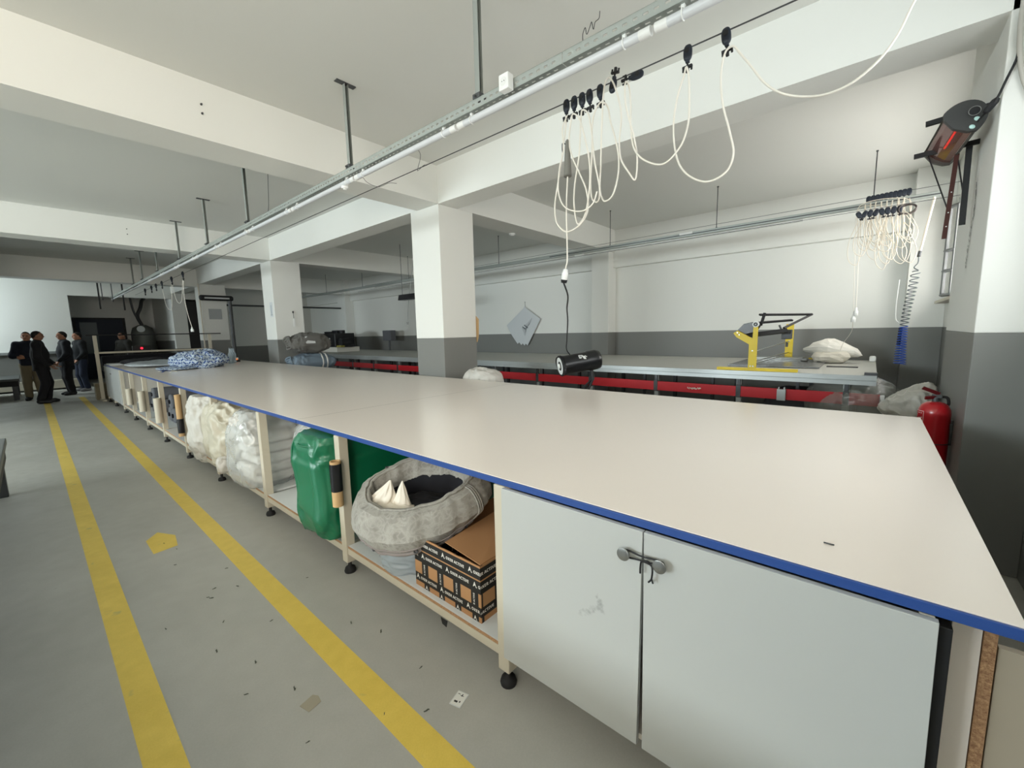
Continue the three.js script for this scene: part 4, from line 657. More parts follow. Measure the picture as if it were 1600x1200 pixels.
{
  const g = 'trolleys clustered by the window';
  const t = thing('cable_trolley', 'dark cable trolley in the tight row by the window', 'trolley', [0, 0, 0], 0, g);
  obj('body', blob(.026, .042, .016, { e1: .75, e2: .75, amp: 0, nu: 20, nv: 14 }), M.navyPlastic, t); obj('clamp', [rb(-.02, .02, -.07, -.058, -.008, .008, .003), rod([0, -.04, 0], [0, -.075, 0], .006)], M.black, t);
  const N10 = ['first', 'second', 'third', 'fourth', 'fifth', 'sixth', 'seventh', 'eighth', 'ninth', 'tenth'];
  for (let i = 0; i < 10; i++) { const o = i ? dup(t, [0, 0, 0], 0) : t; o.position.set(-.135 + i * .0405, 3.03 + i * .0015, UZ + .02); o.userData.label = `dark cable trolley, ${N10[i]} from the left in the upper row by the window`; }
  for (let i = 0; i < 8; i++) { const o = dup(t, [-.209 + i * .052, 2.81, UZ + .28], 0, `dark cable trolley, ${N10[i]} from the left in the lower row by the window`); o.rotation.z = rr(-.6, .6); o.userData.group = 'trolleys of the lower row by the window'; }
  // the tangle: one long cable looping between the trolleys, and three drops with plugs
  const pts = [];
  for (let i = 0; i < 27; i++) {
    const x0 = -.21 + (i % 9) * .05, x1 = x0 + .045, y = i < 9 ? 2.74 : 2.95, dep = (i < 9 ? .25 : .45) + .34 * rnd(), z = (i < 9 ? UZ + .28 : UZ + .03 + (i > 17 ? .12 : 0)) + rr(-.05, .05), s = rr(-.05, .07);
    pts.push([x0, y, z], [x0 - .03 + s, y - dep * .5, z + rr(-.02, .02)], [x0 - .01 + s, y - dep * .9, z + rr(-.03, .03)], [x0 + .06 + s, y - dep, z], [x1 + .05 + s, y - dep * .75, z], [x1 + .02, y - dep * .35, z], [x1, y - .01, z]);
  }
  tag(obj('power_cable', tube(pts, .004, 1800, 6), std('#dad2c2', .55)), 'tangle of cream cables looping under the trolley cluster by the window', 'cable');
  const dr = [[[-.24, 2.8, UZ + .2], [-.226, 2.55, UZ + .2], [-.219, 2.338, UZ + .2], [-.2, 1.9, UZ + .2], [-.187, 1.62, UZ + .2]], [[-.202, 2.757, UZ + .2], [-.19, 2.5, UZ + .2], [-.178, 2.178, UZ + .2], [-.168, 1.70, UZ + .2]]];
  dr.forEach((p, i) => {
    const l = i ? 'the shorter' : 'the longer';
    tag(obj('power_cable', tube(p, .004, 60, 6), M.cable), `${l} of two straight cream cables dropping towards the yellow cutter table`, 'cable');
    const e = p[p.length - 1], c = thing('cable_connector', `white socket at the end of ${l} cream drop cable above the grey table`, 'socket', e);
    obj('socket', lathe([[0, -.1], [.024, -.1], [.026, -.05], [.016, -.035], [.012, 0], [0, 0]], 18), M.white, c);
  });
  tag(obj('cord', tube([[-.187, 1.52, UZ + .2], [-.2, 1.4, UZ + .0], [-.3, 1.2, UZ - .3], [-.32, 1.06, UZ - .5]], .003, 30, 6), M.cable), 'thin pale cord running from the white socket down to the crumpled bag', 'cord');
  tag(obj('cable_coil', [0, 1, 2].map((k) => tube([...Array(14)].map((_, i) => { const a = i / 14 * Math.PI * 2; return [.22 + .075 * Math.cos(a), 2.79 + .05 * Math.sin(a) + k * .006, UZ + .27 + .02 * Math.sin(a * 2 + k) + k * .008]; }), .006, 80, 6, true)), std('#4a4340', .6)), 'dark coiled cable ring at the right end of the trolley cluster', 'cable');
  const hp = thing('air_hose', 'coiled air hose hanging below a pale pipe, blue towards its lower end', 'hose', [0, 0, 0]);
  obj('feed_pipe', rod([.45, 2.93, -7.0], [.374, 2.337, -7.0], .012), M.offwhite, hp); obj('coupling', [rod([.374, 2.337, -7.0], [.366, 2.27, -7.0], .017), rod([.36, 2.275, -7.03], [.372, 2.275, -6.95], .006)], M.steelDark, hp);
  const C = (t) => { const k = [[.362, 2.20], [.339, 1.91], [.311, 1.685], [.293, 1.455], [.286, 1.22], [.288, .99]], f = t * 5, i = Math.min(4, Math.floor(f)), u = f - i; return [k[i][0] + (k[i + 1][0] - k[i][0]) * u, k[i][1] + (k[i + 1][1] - k[i][1]) * u]; };
  const coil = (t0, t1, turns, r0, r1) => { const p = []; const n = turns * 12; for (let i = 0; i <= n; i++) { const q = i / n, t = t0 + (t1 - t0) * q, [x, y] = C(t), r = r0 + (r1 - r0) * q, a = q * turns * Math.PI * 2; p.push([x + r * Math.cos(a), y, -7 + r * Math.sin(a)]); } return p; };
  obj('hose_lead', tube([[.366, 2.27, -7], [.363, 2.2, -7], [.335, 2.15, -7], ...coil(.06, .08, 1, .035, .04).slice(2, 6)], .006, 40), M.hoseGrey, hp);
  obj('upper_coil', tube(coil(.08, .6, 13, .04, .036), .006, 760, 7), M.hoseGrey, hp);
  obj('lower_coil', tube(coil(.6, 1, 15, .036, .055), .006, 900, 7), M.hoseBlue, hp).userData.label = 'bright blue lower coil';
  obj('cable', tube([[.25, 2.1, -8.1], [.24, 1.7, -8.1], [.25, 1.55, -8.05], [.28, 1.5, -7.9]], .006, 40), M.white, hp); obj('grip', rod([.27, 1.44, -7.05], [.262, 1.22, -7.05], .02), M.black, hp);
}
// papers, cardboard and fixings on walls and columns
{
  const dr = canvas(256, 256, (x) => { x.fillStyle = '#ced3d6'; x.fillRect(0, 0, 256, 256); x.strokeStyle = '#60676d'; x.lineWidth = 3; for (let i = 0; i < 7; i++) { x.beginPath(); x.moveTo(150 - i * 8, 40 + i * 16); x.quadraticCurveTo(180 - i * 5, 120, 90 + i * 12, 170 + i * 6); x.stroke(); } x.fillStyle = '#565c63'; x.fillRect(96, 128, 60, 9); x.fillRect(84, 150, 54, 9); });
  const t = thing('paper_sheets', 'grey pattern sheets hung by one corner on the back wall', 'papers', [-6.9, 2.13, ZB + .015]);
  for (let k = 0; k < 4; k++) {
    const g = new THREE.PlaneGeometry(.62, .8, 10, 10), p = g.attributes.position; g.translate(.31, -.40, 0); 
    for (let i = 0; i < p.count; i++) p.setZ(i, .012 * k + .03 * Math.sin(p.getX(i) * 6 + k) * Math.max(0, -p.getY(i)) + .012);
    g.rotateZ(-.95 + k * .13); obj('sheet', smooth2(g), std('#ffffff', .8, { map: dr, side: THREE.DoubleSide }), t, true);
  }
  function smooth2(g) { g.computeVertexNormals(); return g; }
  obj('string', rod([0, 0, .01], [-.01, .12, .005], .004), M.steelDark, t); obj('nail', along(new THREE.CylinderGeometry(.006, .006, .025, 8), [-.01, .12, 0], [-.01, .12, 1]), M.steelDark, t);
  tag(obj('cardboard_piece', prism([[-.13, .3], [.02, .22], [.13, .12], [.12, -.12], [.09, -.2], [0, -.22], [-.1, -.27], [-.13, -.05]], .006, 0).translate(-4.39, 1.56, -4.238), M.kraftTube), 'torn piece of tan cardboard behind the near column', 'cardboard');
  tag(obj('string', rod([-4.5, 2.0, -4.234], [-4.5, 1.84, -4.234], .003), M.steelDark), 'string holding the tan cardboard on the near column', 'string');
  const bt = canvas(96, 192, (x) => { x.fillStyle = '#d4d9da'; x.fillRect(0, 0, 96, 192); x.fillStyle = '#aab4b8'; x.fillRect(30, 30, 36, 80); x.fillStyle = '#8d979d'; x.fillRect(36, 110, 24, 60); x.fillStyle = '#666e74'; x.fillRect(10, 178, 76, 8); });
  tag(obj('paper_notice', (() => { const g = bx(-10.22, -10.06, 1.93, 2.26, -3.619, -3.6165); return g; })(), M.paper), 'small pale notice on the bright face of the middle column', 'notice');
  tag(obj('notice_picture', new THREE.PlaneGeometry(.12, .27).translate(-10.14, 2.1, -3.6155), std('#ffffff', .8, { map: bt }), scene, true), 'faint bottle-shaped print on the small pale notice', 'print');
  const w = thing('hanging_tag', 'white tag hanging on a dark cord from the middle column', 'tag', [-9.96, 2.04, -4.0]);
  obj('cord', [rod([.01, .0, 0], [.012, -.14, .0], .005), blob(.012, .025, .016, { amp: 0, nu: 14, nv: 10 })], M.black, w); obj('tag_card', rb(.008, .016, -.32, -.14, -.025, .02, .003), M.white, w);
  tag(obj('paper_notice', bx(-15.645, -15.642, 2.08, 2.4, -4.12, -3.78), std('#aeb2b3', .8)), 'grey notice sheets on the dim face of the third column', 'notice');
  tag(obj('smoke_detector', [cyl(.055, .05, .02, 0, -.02, 0), cyl(.03, .045, .02, 0, -.035, 0)], M.white), 'round white detector under the far face of the first cross beam', 'detector').position.set(-4.72, 3.14, -5.55);
  // bolts left in beams and ceiling
  const bg = 'stub bolts left in the ceiling and beams';
  const b = thing('stub_bolt', 'dark stub bolt left in the bare ceiling', 'bolt', [-2.9, CEIL, -1.05], 0, bg); obj('stud', [cyl(.004, .004, .022, 0, -.022, 0, 10), cyl(.009, .009, .006, 0, -.006, 0, 6)], M.steelDark, b);
  for (const [x, y, z, l] of [[-4.31, 3.41, -1.15, 'upper stub bolt on the first cross beam'], [-4.31, 3.34, -1.15, 'lower stub bolt on the first cross beam'], [-9.97, 3.42, -1.35, 'upper stub bolt on the second cross beam'], [-9.97, 3.33, -1.35, 'lower stub bolt on the second cross beam']]) { const o = dup(b, [x, y, z], 0, l); o.rotation.z = Math.PI / 2; }
}
// ================================================================ BUNDLES AND MACHINES BEHIND THE TABLE
{
  const g = 'rolled quilts stacked beside the middle column';
  const quilt = (name, label, x, y, z, r, l, mat, wrap) => {
    const t = thing(name, label, 'fabric roll', [x, y, z], 0, g);
    obj('roll_body', blob(r * 1.1, r, l / 2, { e1: .95, e2: .45, amp: .03, freq: 5, crease: 1, s: x * 3 + y * 9, nu: 110, nv: 80 }).translate(0, 0, -l / 2), mat, t);
    const sp = []; for (let i = 0; i < 60; i++) { const a = i / 60 * Math.PI * 5, q = r * (.12 + .75 * i / 60); sp.push([q * 1.05 * Math.cos(a), q * .85 * Math.sin(a), .0 + .02 * Math.sin(a * 3)]); }
    obj('rolled_end', tube(sp, .02, 260, 6), mat, t); return t;
  };
  const a = quilt('quilt_roll', 'upper dark grey rolled quilt with a white label beside the middle column', -9.35, 1.345, -3.6, .215, .85, M.greyQuilt);
  obj('label', new THREE.PlaneGeometry(.2, .16).rotateY(Math.PI / 2).rotateZ(.35).translate(.243, .07, -.36), M.paper, a).userData.label = 'white paper label';
  const b = quilt('quilt_roll', 'lower blue-grey rolled quilt in clear wrapping beside the middle column', -9.35, .93, -3.6, .185, .95, M.blueQuilt);
  obj('strap', [-.62, -.72].map((z) => new THREE.TorusGeometry(.192, .018, 8, 40).scale(1.1, 1, 1).translate(0, 0, z)), M.milky, b);
  const c = thing('fabric_bale', 'flat grey fabric bale under the rolled quilts', 'bale', [-9.25, .37, -4.15]); obj('wrapping', blob(.33, .37, .62, { e1: .4, e2: .4, amp: .02, s: 131 }), M.greyFabric, c);
  // black machine on the far end of the second table
  const p = thing('spreading_machine', 'black machine with a white slot on the far end of the grey table', 'machine', [-14.2, T2, -7.0]);
  obj('housing', rb(-.75, .75, .16, .62, -.35, .35, .02), M.blackGloss, p); obj('slot', rb(-.28, .42, .40, .46, .345, .356, .003), M.white, p);
  obj('head', [rb(-.3, .2, .62, .68, -.2, .2, .02), cyl(.09, .09, .12, .6, .6, 0, 16), rb(.05, .4, .62, .72, -.1, .1, .02)], M.black, p);
  obj('base', rb(-.8, .95, 0, .16, -.4, .4, .01), M.laminateEdge, p); obj('side_motor', [along(new THREE.CylinderGeometry(.15, .15, .3, 20), [.9, .3, .1], [.9, .3, 1]), rb(.75, 1.05, .16, .24, -.2, .2, .01)], M.black, p); obj('yellow_part', rb(.8, 1.1, .16, .22, .2, .34, .01), std('#8c8436', .6), p);
  const sc = thing('control_screen', 'grey control box on a post at the back wall beside the black machine', 'control box', [-12.5, T2, -8.1]); obj('post', rod([0, 0, 0], [0, .35, 0], .03), M.steelDark, sc); obj('case', rb(-.25, .25, .33, .68, -.1, .1, .015), M.greyFabric, sc);
  const h = thing('infrared_heater', 'small black infrared heater hung from the second tray left of the near column', 'heater', [-8.3, 2.36, -6.0]);
  obj('housing', prism([[-.09, -.06], [.09, -.06], [.06, .06], [-.06, .06]], .62, .004).rotateY(Math.PI / 2).translate(-.36, 0, 0), M.black, h); obj('grille', rb(-.32, .2, -.066, -.062, -.06, .06, .001), M.alu, h); obj('chain', [rod([-.3, .06, 0], [-.3, 1.24, 0], .006), rod([.2, .06, 0], [.2, 1.24, 0], .006)], M.steelDark, h);
  tag(obj('power_cable', [tube([[-8.45, 3.6, -6.3], [-8.47, 2.9, -6.2], [-8.5, 2.3, -6.1], [-8.52, 1.78, -6.05]], .006, 40), cyl(.02, .024, .06, -8.52, 1.72, -6.05, 12)], std('#9a9d9b', .6)), 'grey cord with a plug hanging below the small black heater', 'cable');
}
// ================================================================ FAR END OF THE HALL
{
  // heap of patterned cloth and sheets on the table
  const zig = canvas(512, 512, (x) => { x.fillStyle = '#b9c6d2'; x.fillRect(0, 0, 512, 512); x.strokeStyle = '#2e4a86'; x.lineWidth = 17; for (let r = -1; r < 11; r++) { for (let k = 0; k < 12; k++) { x.save(); x.translate(k * 46 + (r % 2) * 23, r * 52); x.rotate((k + r) % 2 ? .8 : -.8); x.beginPath(); x.moveTo(-24, 0); x.lineTo(24, 0); x.stroke(); x.restore(); } } });
  zig.repeat.set(1.6, 1.6);
  const t = thing('fabric_heap', 'heap of blue and white patterned fabric on the far half of the cutting table', 'fabric', [-10.35, T, -2.25]);
  obj('heap', blob(.62, .17, .42, { e1: 1.1, e2: .9, amp: .06, freq: 4, crease: 1.1, s: 141, nu: 140, nv: 90 }).translate(0, .13, 0), std('#ffffff', .85, { map: zig }), t);
  obj('trailing_cloth', blob(.5, .02, .3, { e1: .9, e2: 1, amp: .02, freq: 5, s: 143 }).translate(.28, .025, .42), std('#ffffff', .85, { map: zig }), t);
  tag(obj('clear_sheets', blob(.75, .05, .55, { e1: .9, e2: .9, amp: .03, freq: 3, s: 147 }).translate(-11.75, T + .055, -1.85), phys({ color: '#aab1b6', roughness: .4 })), 'pale heap of plastic sheets left of the patterned fabric', 'plastic sheets');
  const sp = thing('thread_scraps', 'blue cloth strips scattered in front of the patterned fabric', 'scraps', [-9.6, T, -1.62]); for (let i = 0; i < 6; i++) obj('strip', rb(-.3, .05 + rnd() * .25, .001 + i * .0005, .006 + i * .0005, -.012, .012, .001).rotateY(rr(-.5, .5)).translate(rr(-.3, .3), 0, rr(-.2, .15)), i % 2 ? M.blue : M.offwhite, sp);
  tag(obj('dark_cloth', blob(.7, .06, .55, { e1: .8, e2: .8, amp: .04, freq: 4, s: 151 }).translate(-13.2, T + .06, -1.95), M.darkFabric), 'dark cloth lying across the far end of the cutting table', 'fabric');
  tag(obj('paper_stack', rb(-14.1, -13.3, T, T + .02, -1.6, -1.2, .002), M.paper), 'white paper at the far front corner of the cutting table', 'paper');
  for (const [i, x] of [0, 1, 2].entries()) { const b = thing('glass_bottle', `clear bottle behind the patterned fabric heap, ${['leftmost', 'middle', 'rightmost'][i]} of three`, 'bottle', [-11.2 + i * .16, T, -3.1 + i * .08], 0, 'clear bottles behind the patterned fabric'); obj('glass', lathe([[0, 0], [.045, 0], [.047, .2], [.018, .27], [.018, .33], [0, .33]], 18), M.filmBlue, b); obj('cap', cyl(.02, .02, .025, 0, .33, 0, 14), M.steelDark, b); }
  const ol = thing('indicator_lamp', 'small glowing orange indicator on the back edge of the table', 'lamp', [-11.5, T, -3.25]); obj('housing', rb(-.06, .06, 0, .05, -.04, .04, .006), M.black, ol); obj('lens', new THREE.SphereGeometry(.022, 14, 10).translate(.03, .06, .03), std('#ff8a2a', .4, { emissive: '#ff7a1e', emissiveIntensity: 1.6 }), ol); obj('reflector', rb(-.08, -.02, .05, .10, -.03, .03, .01), M.white, ol);
  // roll rack at the table end
  const r = thing('roll_rack', 'cream steel rack with a white cross bar and dark rod at the far table end', 'rack', [-14.55, 0, 0]);
  obj('post', rb(-.035, .035, 0, 1.62, -1.135, -1.065, .004), M.cream, r); obj('post', rb(-.035, .035, 0, 1.62, -3.5, -3.43, .004), M.cream, r);
  obj('cross_bar', rb(-.03, .03, 1.17, 1.215, -3.44, -1.06, .004), M.cream, r); obj('rod', rod([0, 1.63, -.95], [0, 1.63, -3.75], .014), M.black, r); obj('foot', rb(-.3, .3, 0, .04, -1.14, -1.06, .004), M.cream, r);
  for (const [y, z] of [[1.0, -14.75], [.82, -14.8]]) tag(obj('fabric_roll', along(lathe([[0, 0], [.1, .005], [.11, .05], [.11, 2.15], [.1, 2.2], [0, 2.2]], 22), [z - .05, y, -1.18], [z - .05, y, -9]), M.darkFabric), y > .9 ? 'upper dark fabric roll on the rack at the table end' : 'lower dark fabric roll on the rack at the table end', 'fabric roll');
  tag(obj('carton', rb(-15.1, -14.75, 0, .42, -1.3, -1.0, .004), std('#7c745f', .8)), 'drab carton on the floor beside the far rack', 'box');
  // dark rods hanging from the ceiling
  for (const [x, y0, z, l, m, w] of [[-17, 2.4, -1.5, 'leftmost dark square rod hanging in front of the far opening', M.black, .035], [-17, 2.38, -2.02, 'second dark square rod hanging in front of the far opening', M.black, .035], [-17.3, 2.68, -1.6, 'thin grey rod hanging behind the leftmost dark one', M.steelDark, .022], [-17.6, 2.66, -1.85, 'thin grey rod hanging between the two dark rods', M.steelDark, .022]]) { const o = thing('hanging_rod', l, 'rod', [x, y0, z], 0, 'rods hanging at the far end'); obj('shaft', bx(-w / 2, w / 2, 0, CEIL - y0, -w / 2, w / 2), m, o); obj('ceiling_plate', bx(-.05, .05, CEIL - y0 - .012, CEIL - y0, -.05, .05), m, o); }
  // far trolleys on the wire
  const proto = scene.getObjectByName('cable_trolley');
  [-11.1, -12.15, -13.2, -13.9, -14.5, -15.4].forEach((x, i) => { const o = dup(proto, [x, WY - .015, WZ], 0, ['small dark trolley on the far wire with a long white drop cable', 'second small dark trolley on the far wire counting from the third column', 'third small dark trolley on the far wire counting from the third column', 'fourth small dark trolley on the far wire counting from the third column', 'fifth small dark trolley on the far wire counting from the third column', 'leftmost small dark trolley on the far wire'][i], 'small trolleys on the far part of the wire'); o.scale.setScalar(1.5); o.rotation.z = rr(-.3, .3); });
  tag(obj('power_cable', [tube([[-11.1, 2.74, -2.3], [-11.2, 2.4, -2.3], [-11.15, 2.0, -2.32], [-11.05, 1.74, -2.34]], .006, 30), tube([[-11.15, 2.74, -2.3], [-11.5, 2.3, -2.3], [-11.9, 2.35, -2.3], [-12.15, 2.74, -2.3]], .005, 30), tube([[-12.2, 2.74, -2.3], [-12.5, 2.2, -2.3], [-13.0, 2.3, -2.3], [-13.2, 2.72, -2.3]], .005, 30)], M.cable), 'pale cable looping between the small far trolleys', 'cable');
  const pl = thing('cable_connector', 'white socket at the end of the far drop cable above the patterned fabric', 'socket', [-11.05, 1.74, -2.34]); obj('socket', lathe([[0, -.1], [.028, -.1], [.03, -.05], [.016, -.03], [.012, 0], [0, 0]], 16), M.white, pl);
  // heater on a post before the third column
  const h = thing('infrared_heater', 'long black infrared heater on a grey post in front of the third column', 'heater', [-15.2, 0, -4.25]);
  obj('post', rod([0, 0, 0], [0, 2.66, 0], .05, 14), M.steelDark, h); obj('base', lathe([[0, 0], [.25, 0], [.24, .03], [.06, .06], [0, .06]], 24), M.steelDark, h);
  obj('housing', rb(-.07, .07, 2.62, 2.78, -.1, .78, .06, 4), M.black, h); obj('reflector', rb(.068, .074, 2.67, 2.72, .02, .66, .003), M.alu, h);
  tag(obj('pipe', rod([-15.62, 0, -3.58], [-15.62, BEAM, -3.58], .022), M.offwhite), 'white pipe running up the corner of the third column', 'pipe');
  tag(obj('pipe', rod([-16.0, 2.55, -4.27], [-16.0, 2.55, -8.26], .03), M.steelDark), 'dark horizontal pipe behind the third column', 'pipe');
  // dark doorways
  const d1 = new THREE.Group(); d1.name = 'door_1'; d1.userData.kind = 'structure'; scene.add(d1);
  obj('door_leaf', bx(RX + .004, RX + .05, 0, 2.32, -2.6, -1.28), M.navy, d1); obj('door_frame', [bx(RX + .003, RX + .08, 0, 2.38, -2.68, -2.6), bx(RX + .003, RX + .08, 0, 2.38, -1.28, -1.2), bx(RX + .003, RX + .08, 2.32, 2.38, -2.6, -1.28)], M.black, d1); obj('door_glass', bx(RX + .05, RX + .055, 1.0, 2.2, -1.85, -1.38), std('#3c4a4c', .3), d1);
  const d2 = new THREE.Group(); d2.name = 'door_2'; d2.userData.kind = 'structure'; scene.add(d2);
  obj('door_leaf', bx(XF - .2, XF - .15, 0, 2.9, -4.75, -4.02), M.black, d2);
  // boiler-like machine in the recess
  const m = thing('compressor', 'dim grey steel vessel with pipes standing in the far recess', 'machine', [-21.6, 0, -3.0]);
  obj('vessel', lathe([[0, .1], [.3, .12], [.36, .25], [.36, 1.75], [.3, 1.95], [.12, 2.06], [0, 2.08]], 28), std('#6d706c', .5, { metalness: .4 }), m); obj('pipe', [tube([[0, 2.05, 0], [0, 2.4, .1], [.1, 2.7, .0], [-.1, 3.0, -.1], [-.3, 3.1, -.2]], .06, 40), tube([[.1, 2.05, 0], [.2, 2.5, .2], [.25, 3.2, .3]], .035, 30)], M.steelDark, m); obj('gauge', along(new THREE.CylinderGeometry(.12, .12, .05, 20), [.36, 1.9, .1], [1, 1.9, .1]), M.alu, m); obj('leg', [[-.2, -.2], [.2, -.2], [0, .25]].map(([x, z]) => cyl(.03, .03, .2, x, 0, z)), M.steelDark, m);
  const il = thing('indicator_lamp', 'tiny glowing red indicator in front of the far recess', 'lamp', [-16.0, 1.25, -2.15]); obj('lens', new THREE.SphereGeometry(.03, 12, 8), std('#ff3a4a', .4, { emissive: '#ff2038', emissiveIntensity: 2.5 }), il); obj('case', rb(-.12, -.02, -.14, .08, -.2, .2, .01), M.black, il);
  const cs = thing('control_stand', 'dark control stand with a red indicator behind the far rack', 'stand', [-16.1, 0, -2.15]); obj('pedestal', rb(-.15, .02, 0, 1.11, -.3, .3, .01), M.black, cs);
  const sl = thing('wall_ledge', 'pale rail along the far white wall behind the standing people', 'rail', [XF, 0, 0]); obj('upper_rail', rb(0, .1, 1.12, 1.2, -.98, 2.38, .005), M.alu, sl); obj('lower_ledge', rb(0, .32, .05, .3, -.98, 2.38, .005), M.cream, sl);
  // low dark tables on the left of the walkway
  for (const [x0, x1, l] of [[-6.45, .4, 'dark low platform at the left edge of the picture'], [-18.6, -16.75, 'dark low bench at the far left behind the walkway']]) {
    const b = thing('low_bench', l, 'bench', [0, 0, 0]);
    obj('top', rb(x0, x1, .5, .56, .24, 1.5, .006), M.darkTop ??= std('#4a4f4e', .35), b); obj('apron', rb(x0 + .02, x1 - .02, .36, .5, .26, 1.48, .004), M.black, b);
    for (const x of [x0 + .1, x1 - .1]) for (const z of [.33, 1.4]) obj('leg', rb(x - .05, x + .05, 0, .36, z - .05, z + .05, .004), M.steelDark, b);
  }
}
// ================================================================ PEOPLE
function smin(a, b, k) { const h = Math.max(0, Math.min(1, .5 + .5 * (b - a) / k)); return b + (a - b) * h - k * h * (1 - h); }
function capsule(p, a, b, ra, rb2) { const bx2 = b[0] - a[0], by = b[1] - a[1], bz = b[2] - a[2], px = p[0] - a[0], py = p[1] - a[1], pz = p[2] - a[2], t = Math.max(0, Math.min(1, (px * bx2 + py * by + pz * bz) / (bx2 * bx2 + by * by + bz * bz))); return Math.hypot(px - bx2 * t, py - by * t, pz - bz * t) - (ra + (rb2 - ra) * t); }
const ell = (p, c, r) => { const x = (p[0] - c[0]) / r[0], y = (p[1] - c[1]) / r[1], z = (p[2] - c[2]) / r[2], k = Math.hypot(x, y, z); return (k - 1) * Math.min(...r); };
function bones(list, k) { return (x, y, z) => { let d = 9; const p = [x, y, z]; for (const [a, b, ra, rb2, sz] of list) d = smin(d, sz ? capsule([x, y, z * sz], [a[0], a[1], a[2] * sz], [b[0], b[1], b[2] * sz], ra, rb2) : capsule(p, a, b, ra, rb2), k); return d; }; }
function bounds(list, m) { const lo = [9, 9, 9], hi = [-9, -9, -9]; for (const [a, b, ra, rb2] of list) for (const [q, r] of [[a, ra], [b, rb2]]) for (let i = 0; i < 3; i++) { lo[i] = Math.min(lo[i], q[i] - r - m); hi[i] = Math.max(hi[i], q[i] + r + m); } return [lo, hi]; }
const lerp3 = (a, b, t) => a.map((v, i) => v + (b[i] - v) * t);
function person(label, x, z, yaw, H, o) {
  const t = thing('person', label, 'person', [x, 0, z], yaw, 'people standing at the far end'); t.scale.setScalar(H / 1.76);
  const sh = [[-.185, 1.43, -.01], [.185, 1.43, -.01]], el = o.elbow, wr = o.wrist, hip = [[-.095, .92, 0], [.095, .92, 0]], kn = o.knee ?? [[-.1, .5, .03], [.1, .5, .03]], an = o.ankle ?? [[-.11, .09, -.02], [.11, .09, -.02]];
  const neck = [0, 1.5, -.01], hd = o.tilt ?? 0, HC = [0, 1.645, .02];
  const skin = [[[0, 1.0, 0], [0, 1.35, 0], .1, .12, 1.4], [[0, 1.35, 0], [0, 1.48, -.01], .07, .056], [neck, [0, 1.58, .005], .054, .052], ...[0, 1].flatMap((i) => [[[0, 1.42, -.01], sh[i], .05, .045], [sh[i], el[i], .04, .034], [el[i], wr[i], .034, .026], [[0, .98, 0], hip[i], .08, .07], [hip[i], kn[i], .07, .05], [kn[i], an[i], .05, .035]])];
  const bs = bounds(skin, .05), parts = [sdfMesh(bones(skin, .03), ...bs, .018)];
  const head = (px, py, pz) => { const p = [px, py, pz]; let d = ell(p, HC, [.076, .105, .094]); d = smin(d, ell(p, [0, 1.585, .045], [.052, .055, .055]), .03); d = smin(d, capsule(p, [0, 1.652, .106], [0, 1.622, .119], .009, .014), .016); d = smin(d, ell(p, [0, 1.675, .095], [.06, .012, .02]), .015);
    for (const s of [-1, 1]) { d = smin(d, ell(p, [s * .08, 1.63, .012], [.012, .032, .022]), .008); d = -smin(-d, ell(p, [s * .032, 1.652, .118], [.016, .011, .018]), .012); }
    d = smin(d, ell(p, [0, 1.592, .105], [.026, .007, .01]), .006); return smin(d, capsule(p, [0, 1.5, -.01], [0, 1.6, .0], .054, .056), .03); };
  parts.push(sdfMesh(head, [-.12, 1.49, -.12], [.12, 1.78, .17], .006));
  const fing = [];
  for (const i of [0, 1]) {                                  // palm, four unequal bent fingers and a thumb
    const w = wr[i], e = el[i], d = V(w[0] - e[0], w[1] - e[1], w[2] - e[2]).normalize(), s = i ? 1 : -1, up = V(...(o.palmUp?.[i] ?? [0, 0, 1])), side = up.clone().cross(d).normalize().multiplyScalar(s), nrm = d.clone().cross(side).normalize().multiplyScalar(s);
    const at = (a, b, c) => [w[0] + d.x * a + side.x * b + nrm.x * c, w[1] + d.y * a + side.y * b + nrm.y * c, w[2] + d.z * a + side.z * b + nrm.z * c];
    const L = [[at(-.03, 0, 0), at(.02, 0, 0), .027, .026], [at(.015, -.02, 0), at(.085, -.026, 0), .018, .014], [at(.015, 0, 0), at(.09, 0, 0), .018, .014], [at(.015, .02, 0), at(.085, .026, 0), .018, .013]];
    [[-.031, .066], [-.0105, .076], [.0105, .07], [.031, .054]].forEach(([b, l]) => L.push([at(.085, b, 0), at(.085 + l * .5, b * 1.05, .01), .0095, .009], [at(.085 + l * .5, b * 1.05, .01), at(.085 + l * .85, b * 1.05, .035), .009, .0075]));
    L.push([at(.02, -.028, .005), at(.055, -.055, .02), .012, .0105], [at(.055, -.055, .02), at(.085, -.06, .03), .0105, .0085]);
    parts.push(sdfMesh(bones(L, .008), ...bounds(L, .02), .006)); fing.push(at(.09, 0, .03));
  }
  obj('body', parts, o.skin ?? M.skin, t);
  const jb = o.long ?? .86, jacket = [[[0, jb + .04, 0], [0, 1.2, .01], .19, .2, 1.3], [[0, 1.2, .01], [0, 1.4, -.005], .2, .155, 1.3], [[0, 1.4, -.01], [0, 1.485, -.012], .085, .07], ...[0, 1].flatMap((i) => [[[0, 1.41, -.01], sh[i], .09, .085], [sh[i], el[i], .082, .068], [el[i], lerp3(el[i], wr[i], .93), .066, .048]])];
  const jf = bones(jacket, .045), nz = (f, a, q) => (x2, y2, z2) => f(x2, y2, z2) + a * N3(x2 * q, y2 * q, z2 * q) + a * .6 * N3(x2 * q * .6, y2 * q * 2.2, z2 * q + 4);
  const [jl, jh] = bounds(jacket, .05); obj('jacket', sdfMesh((a, b, c) => Math.max(nz(jf, .008, 9)(a, b, c), jb - b), jl, jh, .016), o.jacket, t);
